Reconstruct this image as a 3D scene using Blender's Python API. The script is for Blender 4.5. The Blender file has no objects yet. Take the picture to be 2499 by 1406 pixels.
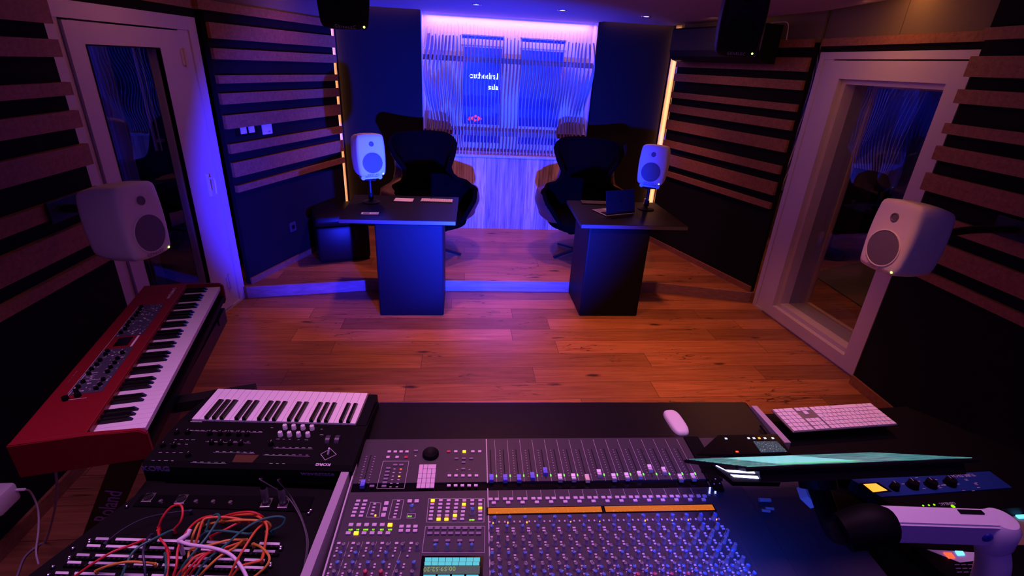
import bpy, bmesh, math, random
from mathutils import Vector, Matrix
random.seed(7)
SC = bpy.context.scene
COL = SC.collection
R = math.radians
PI = math.pi

# ------------------------------------------------------------------ camera
W, H = 2499, 1406
FPX = 1218.0
PITCH, ROLL, YAW = R(24.1), R(3.15), R(6.5)
CAM = Vector((-0.46, 0.0, 2.0))
_h = Vector((math.sin(YAW), math.cos(YAW), 0)); _z = Vector((0, 0, 1))
FW = _h * math.cos(PITCH) - _z * math.sin(PITCH)
_u0 = _h * math.sin(PITCH) + _z * math.cos(PITCH)
_r0 = Vector((math.cos(YAW), -math.sin(YAW), 0))
RT = _r0 * math.cos(ROLL) + _u0 * math.sin(ROLL)
UP = _u0 * math.cos(ROLL) - _r0 * math.sin(ROLL)
cam_d = bpy.data.cameras.new('camera'); cam_d.sensor_width = 36.0
cam_d.lens = FPX / W * 36.0; cam_d.clip_start = 0.02; cam_d.clip_end = 100
cam = bpy.data.objects.new('camera', cam_d); COL.objects.link(cam)
m3 = Matrix((RT, UP, -FW)).transposed()
cam.matrix_world = Matrix.Translation(CAM) @ m3.to_4x4()
SC.camera = cam
SC.view_settings.view_transform = 'Standard'
SC.view_settings.look = 'None'
SC.view_settings.gamma = 1.0
SC.view_settings.exposure = 0.0
SC.view_settings.use_curve_mapping = False

# ------------------------------------------------------------------ world
wd = bpy.data.worlds.new('world'); SC.world = wd; wd.use_nodes = True
wd.node_tree.nodes['Background'].inputs[0].default_value = (0.03, 0.012, 0.05, 1)
wd.node_tree.nodes['Background'].inputs[1].default_value = 0.0

# ------------------------------------------------------------------ lights
def spot(name, loc, target, power, color, size, blend=0.5, radius=0.03):
    l = bpy.data.lights.new(name, 'SPOT'); l.energy = power; l.color = color
    l.spot_size = R(size); l.spot_blend = blend; l.shadow_soft_size = radius
    o = bpy.data.objects.new(name, l); COL.objects.link(o); o.location = loc
    o.rotation_euler = (Vector(target) - Vector(loc)).to_track_quat('-Z', 'Y').to_euler()
    return o
def area(name, loc, target, power, color, sx, sy, spread=180, up='Y'):
    l = bpy.data.lights.new(name, 'AREA'); l.energy = power; l.color = color
    l.shape = 'RECTANGLE'; l.size = sx; l.size_y = sy; l.spread = R(spread)
    o = bpy.data.objects.new(name, l); COL.objects.link(o); o.location = loc
    o.rotation_euler = (Vector(target) - Vector(loc)).to_track_quat('-Z', up).to_euler()
    return o
WARM = (1.0, 0.27, 0.12)
# low blue flood bar fixed under the operator side of the console, two heads
spot('blue_flood', (-0.16, 1.58, 0.60), (-0.16, 6.03, 1.20), 6000, (0.006, 0.028, 1.0), 60, 1.0, 0.035)
spot('blue_flood_left', (-0.18, 1.58, 0.60), (-1.60, 4.9, .92), 1700, (0.02, 0.018, 1.0), 47, 0.5, 0.03)
# recessed warm downlights in the ceiling
for (x, y, p) in ((-1.12, 5.09, 62), (-0.34, 5.09, 72), (0.44, 5.09, 72), (1.239, 5.13, 62),
                  (-1.0, 3.2, 110), (0.2, 3.2, 120), (1.3, 3.2, 110), (-0.3, 2.0, 50), (1.0, 2.0, 60)):
    spot('downlight_beam', (x, y, 2.452), (x, y, 0), p, WARM, 92 if y > 5 else 76, 0.8, 0.05)
# unseen fill areas added: magenta over the console, violet behind the camera
area('ceiling_fill', (-0.5, 1.15, 2.44), (-0.5, 1.15, 0), 10.5, (1.0, 0.36, 0.98), 3.0, 0.8, 86)
area('rear_fill', (0.0, -0.9, 2.3), (0.0, 2.5, 0.9), 8.0, (0.20, 0.07, 1.0), 3.0, 0.25)
# led strip over the slatted recess
area('recess_led_top', (0.07, 6.29, 2.455), (0.07, 6.335, 1.6), 4.6, (1.0, 0.30, 0.80), 1.86, 0.04)
area('recess_led_warm', (0.07, 6.22, 2.45), (0.07, 6.30, 1.9), 2.5, (1.0, 0.50, 0.22), 1.86, 0.03)
# led strips in the gaps between side walls and the dark back panels
area('side_gap_led_left', (-1.850, 5.985, 1.3), (-1.83, 6.03, 1.3), 6.5, (1.0, 0.38, 0.17), 0.02, 2.3, 170, 'Y')
area('side_gap_led_right', (1.935, 5.985, 1.3), (1.915, 6.03, 1.3), 6.5, (1.0, 0.38, 0.17), 0.02, 2.3, 170, 'Y')
# led strips in the cove above the side walls
area('cove_led_right', (2.30, 3.35, 2.60), (2.44, 3.35, 2.3), 6, (1.0, 0.33, 0.08), 1.9, 0.03, 180, 'X')
area('cove_led_left', (-2.36, 3.35, 2.60), (-2.46, 3.35, 2.3), 4, (1.0, 0.28, 0.10), 1.9, 0.03, 180, 'X')
area('cove_led_right_rear', (1.99, 4.95, 2.60), (2.13, 5.0, 2.3), 5, (1.0, 0.33, 0.08), 1.5, 0.03, 180, 'X')
area('cove_led_left_rear', (-1.96, 4.95, 2.60), (-2.1, 5.0, 2.3), 4, (1.0, 0.28, 0.10), 1.5, 0.03, 180, 'X')
area('back_cove_left', (-1.33, 5.985, 2.50), (-1.33, 6.03, 2.3), 0.8, (1.0, 0.30, 0.12), 0.85, 0.02)
area('back_cove_right', (1.45, 5.985, 2.50), (1.45, 6.03, 2.3), 0.8, (1.0, 0.33, 0.10), 0.75, 0.02)
# unseen fill lights added to brighten the neighbouring rooms
spot('booth_blue_fill', (3.9, 4.3, 2.3), (4.5, 6.1, 1.6), 26, (0.03, 0.03, 1.0), 70, 0.9, 0.2)
spot('booth_warm_fill', (3.4, 4.3, 2.5), (3.6, 4.6, 0), 42, WARM, 120, 0.9, 0.2)
spot('hall_blue_fill', (-4.6, 3.75, 1.9), (-3.1, 4.4, 1.5), 55, (0.05, 0.03, 1.0), 46, 0.6, 0.05)
area('window_room_fill', (0.0, 6.6, 2.6), (0.0, 8.0, 1.3), 120, (0.01, 0.02, 1.0), 2.6, 0.3)

# ------------------------------------------------------------------ helpers
def ray(px, py):
    return FW + RT * ((px - W / 2) / FPX) - UP * ((py - H / 2) / FPX)
def Z(px, py, z):
    d = ray(px, py); t = (z - CAM.z) / d.z
    return CAM + d * t
def PL(px, py, p0, n):
    d = ray(px, py); n = Vector(n)
    return CAM + d * ((Vector(p0) - CAM).dot(n) / d.dot(n))

class MB:
    def __init__(self): self.bm = bmesh.new(); self.mi = 0
    def _f(self, vs):
        try:
            f = self.bm.faces.new(vs); f.material_index = self.mi; return f
        except ValueError: return None
    def box(self, c, s, rz=0.0, M=None, bev=0.0):
        T = M if M is not None else Matrix.Translation(Vector(c)) @ Matrix.Rotation(rz, 4, 'Z')
        sx, sy, sz = s[0] / 2, s[1] / 2, s[2] / 2
        b = min(bev, sx * .9, sy * .9, sz * .9)
        if b > 0:
            t = bmesh.new()
            bmesh.ops.create_cube(t, size=1.0)
            for v in t.verts: v.co = Vector((v.co.x * sx * 2, v.co.y * sy * 2, v.co.z * sz * 2))
            bmesh.ops.bevel(t, geom=t.edges[:], offset=b, segments=2, affect='EDGES', profile=.5)
            mp = {v: self.bm.verts.new(T @ v.co) for v in t.verts}
            for f in t.faces: self._f([mp[v] for v in f.verts])
            t.free(); return self
        vs = [self.bm.verts.new(T @ Vector((x * sx, y * sy, z * sz))) for x in (-1, 1) for y in (-1, 1) for z in (-1, 1)]
        for q in ((0, 1, 3, 2), (4, 6, 7, 5), (0, 4, 5, 1), (2, 3, 7, 6), (0, 2, 6, 4), (1, 5, 7, 3)):
            self._f([vs[i] for i in q])
        return self
    def prism(self, top, d):
        """polygon list of 3d points extruded by vector d"""
        a = [self.bm.verts.new(Vector(p)) for p in top]
        b = [self.bm.verts.new(Vector(p) + Vector(d)) for p in top]
        self._f(a); self._f(b[::-1]); n = len(a)
        for i in range(n): self._f([a[i], b[i], b[(i + 1) % n], a[(i + 1) % n]])
        return self
    def cyl(self, c, r, h, n=20, r2=None, M=None, axis='Z', cap=True):
        r2 = r if r2 is None else r2
        T = Matrix.Translation(Vector(c))
        if axis == 'X': T = T @ Matrix.Rotation(PI / 2, 4, 'Y')
        if axis == 'Y': T = T @ Matrix.Rotation(-PI / 2, 4, 'X')
        if M is not None: T = M @ T
        a = [self.bm.verts.new(T @ Vector((r * math.cos(2 * PI * i / n), r * math.sin(2 * PI * i / n), -h / 2))) for i in range(n)]
        b = [self.bm.verts.new(T @ Vector((r2 * math.cos(2 * PI * i / n), r2 * math.sin(2 * PI * i / n), h / 2))) for i in range(n)]
        for i in range(n): self._f([a[i], a[(i + 1) % n], b[(i + 1) % n], b[i]])
        if cap: self._f(a[::-1]); self._f(b)
        return self
    def lathe(self, prof, n=24, M=None):
        T = M if M is not None else Matrix.Identity(4)
        rings = []
        for (r, z) in prof:
            if r < 1e-6: rings.append([self.bm.verts.new(T @ Vector((0, 0, z)))])
            else: rings.append([self.bm.verts.new(T @ Vector((r * math.cos(2 * PI * i / n), r * math.sin(2 * PI * i / n), z))) for i in range(n)])
        for a, b in zip(rings, rings[1:]):
            for i in range(n):
                j = (i + 1) % n
                if len(a) == 1 and len(b) > 1: self._f([a[0], b[j], b[i]])
                elif len(b) == 1 and len(a) > 1: self._f([a[i], a[j], b[0]])
                elif len(a) > 1: self._f([a[i], a[j], b[j], b[i]])
        return self
    def tube(self, pts, r, n=8, smooth=True):
        P = [Vector(p) for p in pts]
        if smooth and len(P) > 2:
            Q = []
            ext = [P[0] * 2 - P[1]] + P + [P[-1] * 2 - P[-2]]
            for i in range(1, len(ext) - 2):
                p0, p1, p2, p3 = ext[i - 1:i + 3]
                for k in range(8):
                    t = k / 8
                    Q.append(0.5 * ((2 * p1) + (p2 - p0) * t + (2 * p0 - 5 * p1 + 4 * p2 - p3) * t * t + (3 * p1 - p0 - 3 * p2 + p3) * t ** 3))
            Q.append(P[-1]); P = Q
        rings = []; u = None
        for i, p in enumerate(P):
            d = (P[min(i + 1, len(P) - 1)] - P[max(i - 1, 0)]).normalized()
            if u is None: u = d.orthogonal().normalized()
            u = (u - d * u.dot(d)).normalized(); w = d.cross(u)
            rr = r(i / (len(P) - 1)) if callable(r) else r
            rings.append([self.bm.verts.new(p + (u * math.cos(2 * PI * k / n) + w * math.sin(2 * PI * k / n)) * rr) for k in range(n)])
        for a, b in zip(rings, rings[1:]):
            for k in range(n): self._f([a[k], a[(k + 1) % n], b[(k + 1) % n], b[k]])
        self._f(rings[0][::-1]); self._f(rings[-1])
        return self
    def mesh(self, name, mats, M=None, smooth=False):
        me = bpy.data.meshes.new(name)
        if M is not None: bmesh.ops.transform(self.bm, matrix=M, verts=self.bm.verts[:])
        bmesh.ops.recalc_face_normals(self.bm, faces=self.bm.faces[:])
        self.bm.to_mesh(me); self.bm.free()
        for mm in (mats if isinstance(mats, (list, tuple)) else [mats]): me.materials.append(mm)
        if smooth:
            for p in me.polygons: p.use_smooth = True
            try: me.set_sharp_from_angle(angle=R(40))
            except Exception: pass
        return me

def tag(o, label=None, cat=None, group=None, kind=None):
    if label: o['label'] = label
    if cat: o['category'] = cat
    if group: o['group'] = group
    if kind: o['kind'] = kind
    return o
def struct(name, mb, mat, **k):
    o = bpy.data.objects.new(name, mb.mesh(name, mat, **k)); COL.objects.link(o); o['kind'] = 'structure'; return o
def solo(name, mb, mat, label, cat, group=None, origin=None, **k):
    """a top-level thing that is one mesh; its origin is put at its base"""
    bm = mb.bm
    if origin is None:
        xs = [v.co for v in bm.verts]
        origin = Vector((sum(v.x for v in xs) / len(xs), sum(v.y for v in xs) / len(xs), min(v.z for v in xs)))
    M = Matrix.Translation(-Vector(origin))
    o = bpy.data.objects.new(name, mb.mesh(name, mat, M=M, **k)); COL.objects.link(o); o.location = origin
    return tag(o, label, cat, group)
class Thing:
    """an empty at the thing's base; parts are given in world coordinates (or local when world=False)"""
    def __init__(s, name, label, cat, loc=(0, 0, 0), rz=0.0, group=None, M=None):
        o = bpy.data.objects.new(name, None); COL.objects.link(o); o.empty_display_size = .05
        s.M = M if M is not None else Matrix.Translation(Vector(loc)) @ Matrix.Rotation(rz, 4, 'Z')
        o.matrix_world = s.M; s.o = o; s.inv = s.M.inverted(); tag(o, label, cat, group)
    def part(s, name, mb, mat, parent=None, world=True, label=None, smooth=False, kind=None):
        me = mb.mesh(name, mat, M=(s.inv if world else None), smooth=smooth)
        o = bpy.data.objects.new(name, me); COL.objects.link(o); o.parent = parent or s.o
        tag(o, label, None, None, kind); return o
    def inst(s, name, me, M, parent=None, label=None, world=True):
        o = bpy.data.objects.new(name, me); COL.objects.link(o); o.parent = parent or s.o
        o.matrix_local = (s.inv @ M) if world else M
        if label: o['label'] = label
        return o
def copy_thing(root, loc=None, rz=None, label=None, M=None):
    c = root.copy(); COL.objects.link(c)
    if M is not None: c.matrix_world = M
    else:
        c.location = loc
        if rz is not None: c.rotation_euler = (0, 0, rz)
    if label: c['label'] = label
    def rec(src, dst):
        for ch in [o for o in allobj if o.parent == src]:
            d = ch.copy(); COL.objects.link(d); d.parent = dst; rec(ch, d)
    allobj = list(bpy.data.objects)
    rec(root, c); return c
def text_mesh(txt, size, M, ext=0.0006, shear=0.0, sx=1.0, spacing=1.0, bold=0.0):
    """letters as a mesh in the xy plane of M, centred"""
    cu = bpy.data.curves.new('lettering', 'FONT'); cu.body = txt; cu.size = size
    cu.align_x = 'CENTER'; cu.align_y = 'CENTER'; cu.extrude = ext; cu.shear = shear; cu.space_character = spacing
    cu.offset = bold; cu.resolution_u = 3
    o = bpy.data.objects.new('lettering', cu); COL.objects.link(o)
    dg = bpy.context.evaluated_depsgraph_get(); dg.update()
    me = bpy.data.meshes.new_from_object(o.evaluated_get(dg))
    bpy.data.objects.remove(o)
    mb = MB(); mb.bm.from_mesh(me)
    S = Matrix.Diagonal((sx, 1, 1, 1))
    bmesh.ops.transform(mb.bm, matrix=M @ S, verts=mb.bm.verts[:])
    bpy.data.meshes.remove(me)
    for f in mb.bm.faces: f.material_index = 0
    return mb
def frame(o, x, y):
    """matrix with origin o, x axis x, y axis y"""
    x = Vector(x).normalized(); y = (Vector(y) - x * Vector(y).dot(x)).normalized(); z = x.cross(y)
    m = Matrix((x, y, z)).transposed().to_4x4(); m.translation = Vector(o); return m

# ------------------------------------------------------------------ materials
def mat(name, color, rough=0.5, metal=0.0, emit=None, es=1.0, spec=0.5, coat=0.0, noise=0.0, bump=0.0, nscale=60.0, alpha=None):
    m = bpy.data.materials.new(name); m.use_nodes = True; nt = m.node_tree
    b = nt.nodes['Principled BSDF']; c = (*color, 1)
    b.inputs['Base Color'].default_value = c; b.inputs['Roughness'].default_value = rough
    b.inputs['Metallic'].default_value = metal; b.inputs['Specular IOR Level'].default_value = spec
    b.inputs['Coat Weight'].default_value = coat
    if emit:
        b.inputs['Emission Color'].default_value = (*emit, 1); b.inputs['Emission Strength'].default_value = es
    if noise > 0 or bump > 0:
        tc = nt.nodes.new('ShaderNodeTexCoord'); n = nt.nodes.new('ShaderNodeTexNoise')
        n.inputs['Scale'].default_value = nscale; n.inputs['Detail'].default_value = 4
        nt.links.new(tc.outputs['Object'], n.inputs['Vector'])
        if noise > 0:
            mx = nt.nodes.new('ShaderNodeMix'); mx.data_type = 'RGBA'
            mx.inputs['A'].default_value = (*[v * (1 - noise) for v in color], 1)
            mx.inputs['B'].default_value = (*[min(1, v * (1 + noise)) for v in color], 1)
            nt.links.new(n.outputs['Fac'], mx.inputs['Factor']); nt.links.new(mx.outputs['Result'], b.inputs['Base Color'])
        if bump > 0:
            bp = nt.nodes.new('ShaderNodeBump'); bp.inputs['Strength'].default_value = bump; bp.inputs['Distance'].default_value = .002
            nt.links.new(n.outputs['Fac'], bp.inputs['Height']); nt.links.new(bp.outputs['Normal'], b.inputs['Normal'])
    return m
def wood(name, c1, c2, rough=0.45, axis='X', plank=None, knots=False, coat=0.0, gscale=1.0, coord='Object'):
    """oak: grain runs along axis; plank=(length,width) lays boards with a tint each"""
    m = bpy.data.materials.new(name); m.use_nodes = True; nt = m.node_tree; N = nt.nodes.new; L = nt.links.new
    b = nt.nodes['Principled BSDF']; b.inputs['Roughness'].default_value = rough; b.inputs['Coat Weight'].default_value = coat
    b.inputs['Coat Roughness'].default_value = .22; b.inputs['Specular IOR Level'].default_value = .3
    tc = N('ShaderNodeTexCoord'); mp = N('ShaderNodeMapping')
    if axis == 'Y': mp.inputs['Rotation'].default_value = (0, 0, PI / 2)
    if axis == 'Z': mp.inputs['Rotation'].default_value = (0, PI / 2, 0)
    L(tc.outputs[coord], mp.inputs['Vector'])
    vec = mp.outputs['Vector']
    tint = None
    if plank:
        br = N('ShaderNodeTexBrick'); br.offset = .37; br.offset_frequency = 1
        br.inputs['Scale'].default_value = 1; br.inputs['Brick Width'].default_value = plank[0]; br.inputs['Row Height'].default_value = plank[1]
        br.inputs['Mortar Size'].default_value = .0016; br.inputs['Mortar Smooth'].default_value = 0.1
        br.inputs['Color1'].default_value = (0, 0, 0, 1); br.inputs['Color2'].default_value = (1, 1, 1, 1); br.inputs['Mortar'].default_value = (.5, .5, .5, 1)
        if axis == 'Z':
            sw = N('ShaderNodeSeparateXYZ'); cb = N('ShaderNodeCombineXYZ'); L(tc.outputs[coord], sw.inputs[0])
            L(sw.outputs['Z'], cb.inputs['X']); L(sw.outputs['X'], cb.inputs['Y']); L(cb.outputs[0], br.inputs['Vector'])
        else:
            sx_ = N('ShaderNodeSeparateXYZ'); L(vec, sx_.inputs[0]); dv = N('ShaderNodeMath'); dv.operation = 'DIVIDE'; dv.inputs[1].default_value = plank[1]; L(sx_.outputs['Y'], dv.inputs[0])
            fl = N('ShaderNodeMath'); fl.operation = 'FLOOR'; L(dv.outputs[0], fl.inputs[0]); wn = N('ShaderNodeTexWhiteNoise'); wn.noise_dimensions = '1D'; L(fl.outputs[0], wn.inputs['W'])
            ma = N('ShaderNodeMath'); ma.operation = 'MULTIPLY_ADD'; ma.inputs[1].default_value = plank[0]; L(wn.outputs['Value'], ma.inputs[0]); L(sx_.outputs['X'], ma.inputs[2])
            cb = N('ShaderNodeCombineXYZ'); L(ma.outputs[0], cb.inputs['X']); L(sx_.outputs['Y'], cb.inputs['Y']); br.offset = 0; L(cb.outputs[0], br.inputs['Vector'])
        tint = br
        ad = N('ShaderNodeVectorMath'); ad.operation = 'ADD'; sc = N('ShaderNodeVectorMath'); sc.operation = 'SCALE'; sc.inputs['Scale'].default_value = 7.0
        L(br.outputs['Color'], sc.inputs[0]); L(vec, ad.inputs[0]); L(sc.outputs[0], ad.inputs[1]); vec = ad.outputs[0]
    st = N('ShaderNodeMapping'); st.inputs['Scale'].default_value = (1.3 * gscale, 22 * gscale, 22 * gscale); L(vec, st.inputs['Vector'])
    n = N('ShaderNodeTexNoise'); n.inputs['Scale'].default_value = 2.0; n.inputs['Detail'].default_value = 7; n.inputs['Roughness'].default_value = .62; n.inputs['Distortion'].default_value = .6
    L(st.outputs[0], n.inputs['Vector'])
    cr = N('ShaderNodeValToRGB'); cr.color_ramp.elements[0].position = .30; cr.color_ramp.elements[1].position = .72
    cr.color_ramp.elements[0].color = (*c1, 1); cr.color_ramp.elements[1].color = (*c2, 1)
    L(n.outputs['Fac'], cr.inputs['Fac']); col = cr.outputs['Color']
    if tint:
        mr = N('ShaderNodeMapRange'); mr.inputs['To Min'].default_value = .62; mr.inputs['To Max'].default_value = 1.22
        L(tint.outputs['Color'], mr.inputs['Value'])
        mu = N('ShaderNodeMix'); mu.data_type = 'RGBA'; mu.blend_type = 'MULTIPLY'; mu.inputs['Factor'].default_value = 1
        L(col, mu.inputs['A']); L(mr.outputs[0], mu.inputs['B'])
        gm = N('ShaderNodeMix'); gm.data_type = 'RGBA'; L(tint.outputs['Fac'], gm.inputs['Factor']); L(mu.outputs['Result'], gm.inputs['A'])
        gm.inputs['B'].default_value = (*[v * .25 for v in c1], 1); col = gm.outputs['Result']
    if knots:
        km = N('ShaderNodeMapping'); km.inputs['Scale'].default_value = (1.5, 4.6, 1); L(tc.outputs[coord], km.inputs['Vector'])
        vo = N('ShaderNodeTexVoronoi'); vo.inputs['Scale'].default_value = 1.15; L(km.outputs[0], vo.inputs['Vector'])
        dn = N('ShaderNodeTexNoise'); dn.inputs['Scale'].default_value = 14; L(km.outputs[0], dn.inputs['Vector'])
        a2 = N('ShaderNodeMath'); a2.operation = 'MULTIPLY_ADD'; a2.inputs[1].default_value = .10; L(dn.outputs['Fac'], a2.inputs[0]); L(vo.outputs['Distance'], a2.inputs[2])
        k2 = N('ShaderNodeMapRange'); k2.inputs['From Min'].default_value = .10; k2.inputs['From Max'].default_value = .17; L(a2.outputs[0], k2.inputs['Value'])
        kk = N('ShaderNodeMix'); kk.data_type = 'RGBA'; L(k2.outputs[0], kk.inputs['Factor']); kk.inputs['A'].default_value = (*[v * .22 for v in c1], 1); L(col, kk.inputs['B']); col = kk.outputs['Result']
    if knots:
        sm = N('ShaderNodeMapping'); sm.inputs['Scale'].default_value = (1.0, 9.0, 1); L(vec, sm.inputs['Vector'])
        sn = N('ShaderNodeTexNoise'); sn.inputs['Scale'].default_value = 1.6; sn.inputs['Detail'].default_value = 3; sn.inputs['Distortion'].default_value = .4; L(sm.outputs[0], sn.inputs['Vector'])
        s2 = N('ShaderNodeMath'); s2.operation = 'SUBTRACT'; s2.inputs[1].default_value = .5; L(sn.outputs['Fac'], s2.inputs[0])
        s3 = N('ShaderNodeMath'); s3.operation = 'ABSOLUTE'; L(s2.outputs[0], s3.inputs[0])
        g1 = N('ShaderNodeTexNoise'); g1.inputs['Scale'].default_value = 1.7; g1.inputs['Detail'].default_value = 1; L(tc.outputs[coord], g1.inputs['Vector'])
        g2 = N('ShaderNodeMapRange'); g2.inputs['From Min'].default_value = .52; g2.inputs['From Max'].default_value = .66; g2.inputs['To Min'].default_value = .0001; g2.inputs['To Max'].default_value = .011; L(g1.outputs['Fac'], g2.inputs['Value'])
        g3 = N('ShaderNodeMath'); g3.operation = 'DIVIDE'; L(s3.outputs[0], g3.inputs[0]); L(g2.outputs[0], g3.inputs[1])
        g4 = N('ShaderNodeMapRange'); g4.inputs['From Min'].default_value = .4; g4.inputs['From Max'].default_value = 1.3; g4.inputs['To Min'].default_value = .25; L(g3.outputs[0], g4.inputs['Value'])
        g5 = N('ShaderNodeMix'); g5.data_type = 'RGBA'; g5.blend_type = 'MULTIPLY'; g5.inputs['Factor'].default_value = 1; L(col, g5.inputs['A']); L(g4.outputs[0], g5.inputs['B']); col = g5.outputs['Result']
    L(col, b.inputs['Base Color'])
    bp = N('ShaderNodeBump'); bp.inputs['Strength'].default_value = .12; bp.inputs['Distance'].default_value = .002; L(n.outputs['Fac'], bp.inputs['Height']); L(bp.outputs[0], b.inputs['Normal'])
    return m
M = {}
M['floor'] = wood('oak_floor', (.22, .085, .035), (.42, .18, .085), .42, 'X', (1.7, .19), True, .06)
M['oak'] = wood('oak_batten', (.20, .085, .035), (.34, .155, .07), .6)
M['oakv'] = wood('oak_wall_boards', (.17, .11, .08), (.62, .48, .38), .5, 'Z', (2.3, .16), False, 0, 1.0)
M['oakstep'] = wood('oak_step', (.22, .13, .12), (.38, .24, .22), .55)
M['fin'] = wood('pale_fin_wood', (.34, .27, .22), (.50, .42, .36), .5, 'Z')
M['fabric'] = mat('black_wall_fabric', (.010, .010, .012), .95, noise=.3, nscale=300, bump=.2, spec=0.1)
M['dkpanel'] = mat('dark_back_panel', (.014, .012, .012), .9, spec=0.0)
M['dkpanel_up'] = mat('brown_upper_fabric', (.16, .13, .10), .95, noise=.15, nscale=300)
M['ceil'] = mat('ceiling_paint', (.30, .24, .26), .9)
M['white'] = mat('white_paint', (.55, .50, .62), .5)
M['wallwhite'] = mat('white_plaster', (.60, .58, .62), .8)
M['spk'] = mat('white_enclosure', (.76, .74, .76), .55, bump=.1, nscale=400)
M['spkgrille'] = mat('grey_driver_mesh', (.14, .125, .17), .6, noise=.2, nscale=900)
M['spkblack'] = mat('black_enclosure', (.006, .006, .008), .5, spec=.2)
M['blackpl'] = mat('black_plastic', (.0035, .0033, .004), .55, spec=.1)
M['blackgl'] = mat('black_gloss', (.004, .004, .005), .15, spec=.4)
M['blackmt'] = mat('black_metal', (.007, .007, .008), .45, spec=.3)
M['desk'] = mat('dark_desk_laminate', (.0065, .006, .008), .5, spec=.08)
M['desktop'] = mat('black_desktop_laminate', (.0035, .003, .0045), .4, spec=.2)
M['leather'] = mat('black_leather', (.0035, .003, .004), .42, spec=.25, bump=.25, nscale=180)
M['brown'] = mat('brown_leather', (.055, .022, .018), .4, bump=.2, nscale=180)
M['chairfab'] = mat('black_wool', (.0016, .0015, .0016), .95, bump=.3, nscale=400, spec=0.0)
M['metal'] = mat('brushed_metal', (.55, .53, .55), .3, metal=1)
M['chrome'] = mat('chrome', (.8, .8, .82), .12, metal=1)
M['consolep'] = mat('console_panel_grey', (.050, .040, .055), .42, noise=.1, nscale=200)
M['rail'] = mat('console_rail_silver', (.42, .36, .42), .45)
M['pad'] = mat('black_wrist_pad', (.006, .005, .006), .32)
M['slotm'] = mat('fader_slot_black', (.003, .003, .004), .8)
M['button'] = mat('pale_button', (.72, .58, .68), .5)
M['buttond'] = mat('mauve_button', (.27, .21, .29), .5)
M['knobg'] = mat('grey_knob', (.22, .20, .23), .45)
M['knobb'] = mat('blue_knob_cap', (.05, .16, .55), .4)
M['knobr'] = mat('red_knob_cap', (.55, .05, .10), .4)
M['knobw'] = mat('white_knob', (.75, .72, .75), .45)
M['line'] = mat('printed_line', (.55, .50, .55), .6)
M['capsilver'] = mat('fader_cap_silver', (.55, .53, .58), .35, metal=.3)
M['capblue'] = mat('fader_cap_blue', (.10, .12, .75), .4)
M['capcream'] = mat('fader_cap_cream', (.80, .72, .50), .4)
M['lity'] = mat('lit_yellow_button', (.9, .6, .05), .5, emit=(1, .50, .01), es=1.6)
M['litr'] = mat('lit_red_led', (.8, .05, .02), .5, emit=(1, .06, .02), es=2.5)
M['lito'] = mat('lit_orange_led', (.8, .3, .02), .5, emit=(1, .32, .02), es=2.5)
M['litg'] = mat('lit_green_led', (.1, .8, .1), .5, emit=(.20, 1, .08), es=1.2)
M['seg'] = mat('green_segment_display', (.1, .5, .0), .5, emit=(.35, 1, .0), es=1.0)
M['litdot'] = mat('lit_power_led', (.5, 1, .3), .5, emit=(.45, 1, .12), es=4)
M['litw'] = mat('lit_white_strip', (.8, .8, 1), .5, emit=(.42, .42, 1), es=9)
M['litb'] = mat('lit_blue_dot', (.2, .2, 1), .5, emit=(.18, .2, 1), es=5)
M['litcy'] = mat('lit_cyan_button', (.2, .6, 1), .5, emit=(.10, .50, 1), es=2.2)
M['redbody'] = mat('red_lacquer', (.20, .006, .014), .42, spec=.3)
M['keyw'] = mat('ivory_white_key', (.80, .76, .78), .35)
M['keyb'] = mat('black_key', (.004, .004, .005), .3, spec=.3)
M['alu'] = mat('grey_aluminium', (.30, .29, .31), .4, metal=.7)
M['whitepl'] = mat('white_plastic', (.78, .75, .78), .4)
M['print'] = mat('white_print', (.60, .56, .60), .6)
M['printd'] = mat('dim_print', (.20, .16, .24), .6)
def lcd(name, base, hi, sx, sy, es, thr=.62):
    m = bpy.data.materials.new(name); m.use_nodes = True; nt = m.node_tree; N = nt.nodes.new; L = nt.links.new
    b = nt.nodes['Principled BSDF']; b.inputs['Base Color'].default_value = (.02, .02, .02, 1); b.inputs['Roughness'].default_value = .25
    tc = N('ShaderNodeTexCoord'); mp = N('ShaderNodeMapping'); mp.inputs['Scale'].default_value = (sx, sy, 1)
    n = N('ShaderNodeTexNoise'); n.inputs['Scale'].default_value = 1; n.inputs['Detail'].default_value = 2; n.noise_dimensions = '2D'
    L(tc.outputs['Object'], mp.inputs[0]); L(mp.outputs[0], n.inputs[0])
    g = N('ShaderNodeMath'); g.operation = 'GREATER_THAN'; g.inputs[1].default_value = thr; L(n.outputs['Fac'], g.inputs[0])
    mx = N('ShaderNodeMix'); mx.data_type = 'RGBA'; mx.inputs['A'].default_value = (*base, 1); mx.inputs['B'].default_value = (*hi, 1)
    L(g.outputs[0], mx.inputs['Factor']); L(mx.outputs['Result'], b.inputs['Emission Color']); b.inputs['Emission Strength'].default_value = es
    return m
M['lcdo'] = lcd('orange_lcd', (.62, .13, .0), (.9, .30, .02), 170, 300, 1.0, .70)
M['lcdc'] = mat('cyan_lcd', (.02, .05, .06), .3, emit=(.10, .62, .75), es=.9)
M['lcdd'] = mat('dim_lcd', (.02, .03, .03), .3, emit=(.055, .075, .07), es=1.0)
M['lcdt'] = mat('lcd_digits', (.02, .05, .0), .3, emit=(.25, .34, .12), es=1.0)
M['vu'] = mat('amber_vu_face', (.8, .5, .1), .4, emit=(1, .42, .03), es=1.3)
M['bluef'] = mat('blue_faceplate', (.010, .045, .22), .4)
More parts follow.
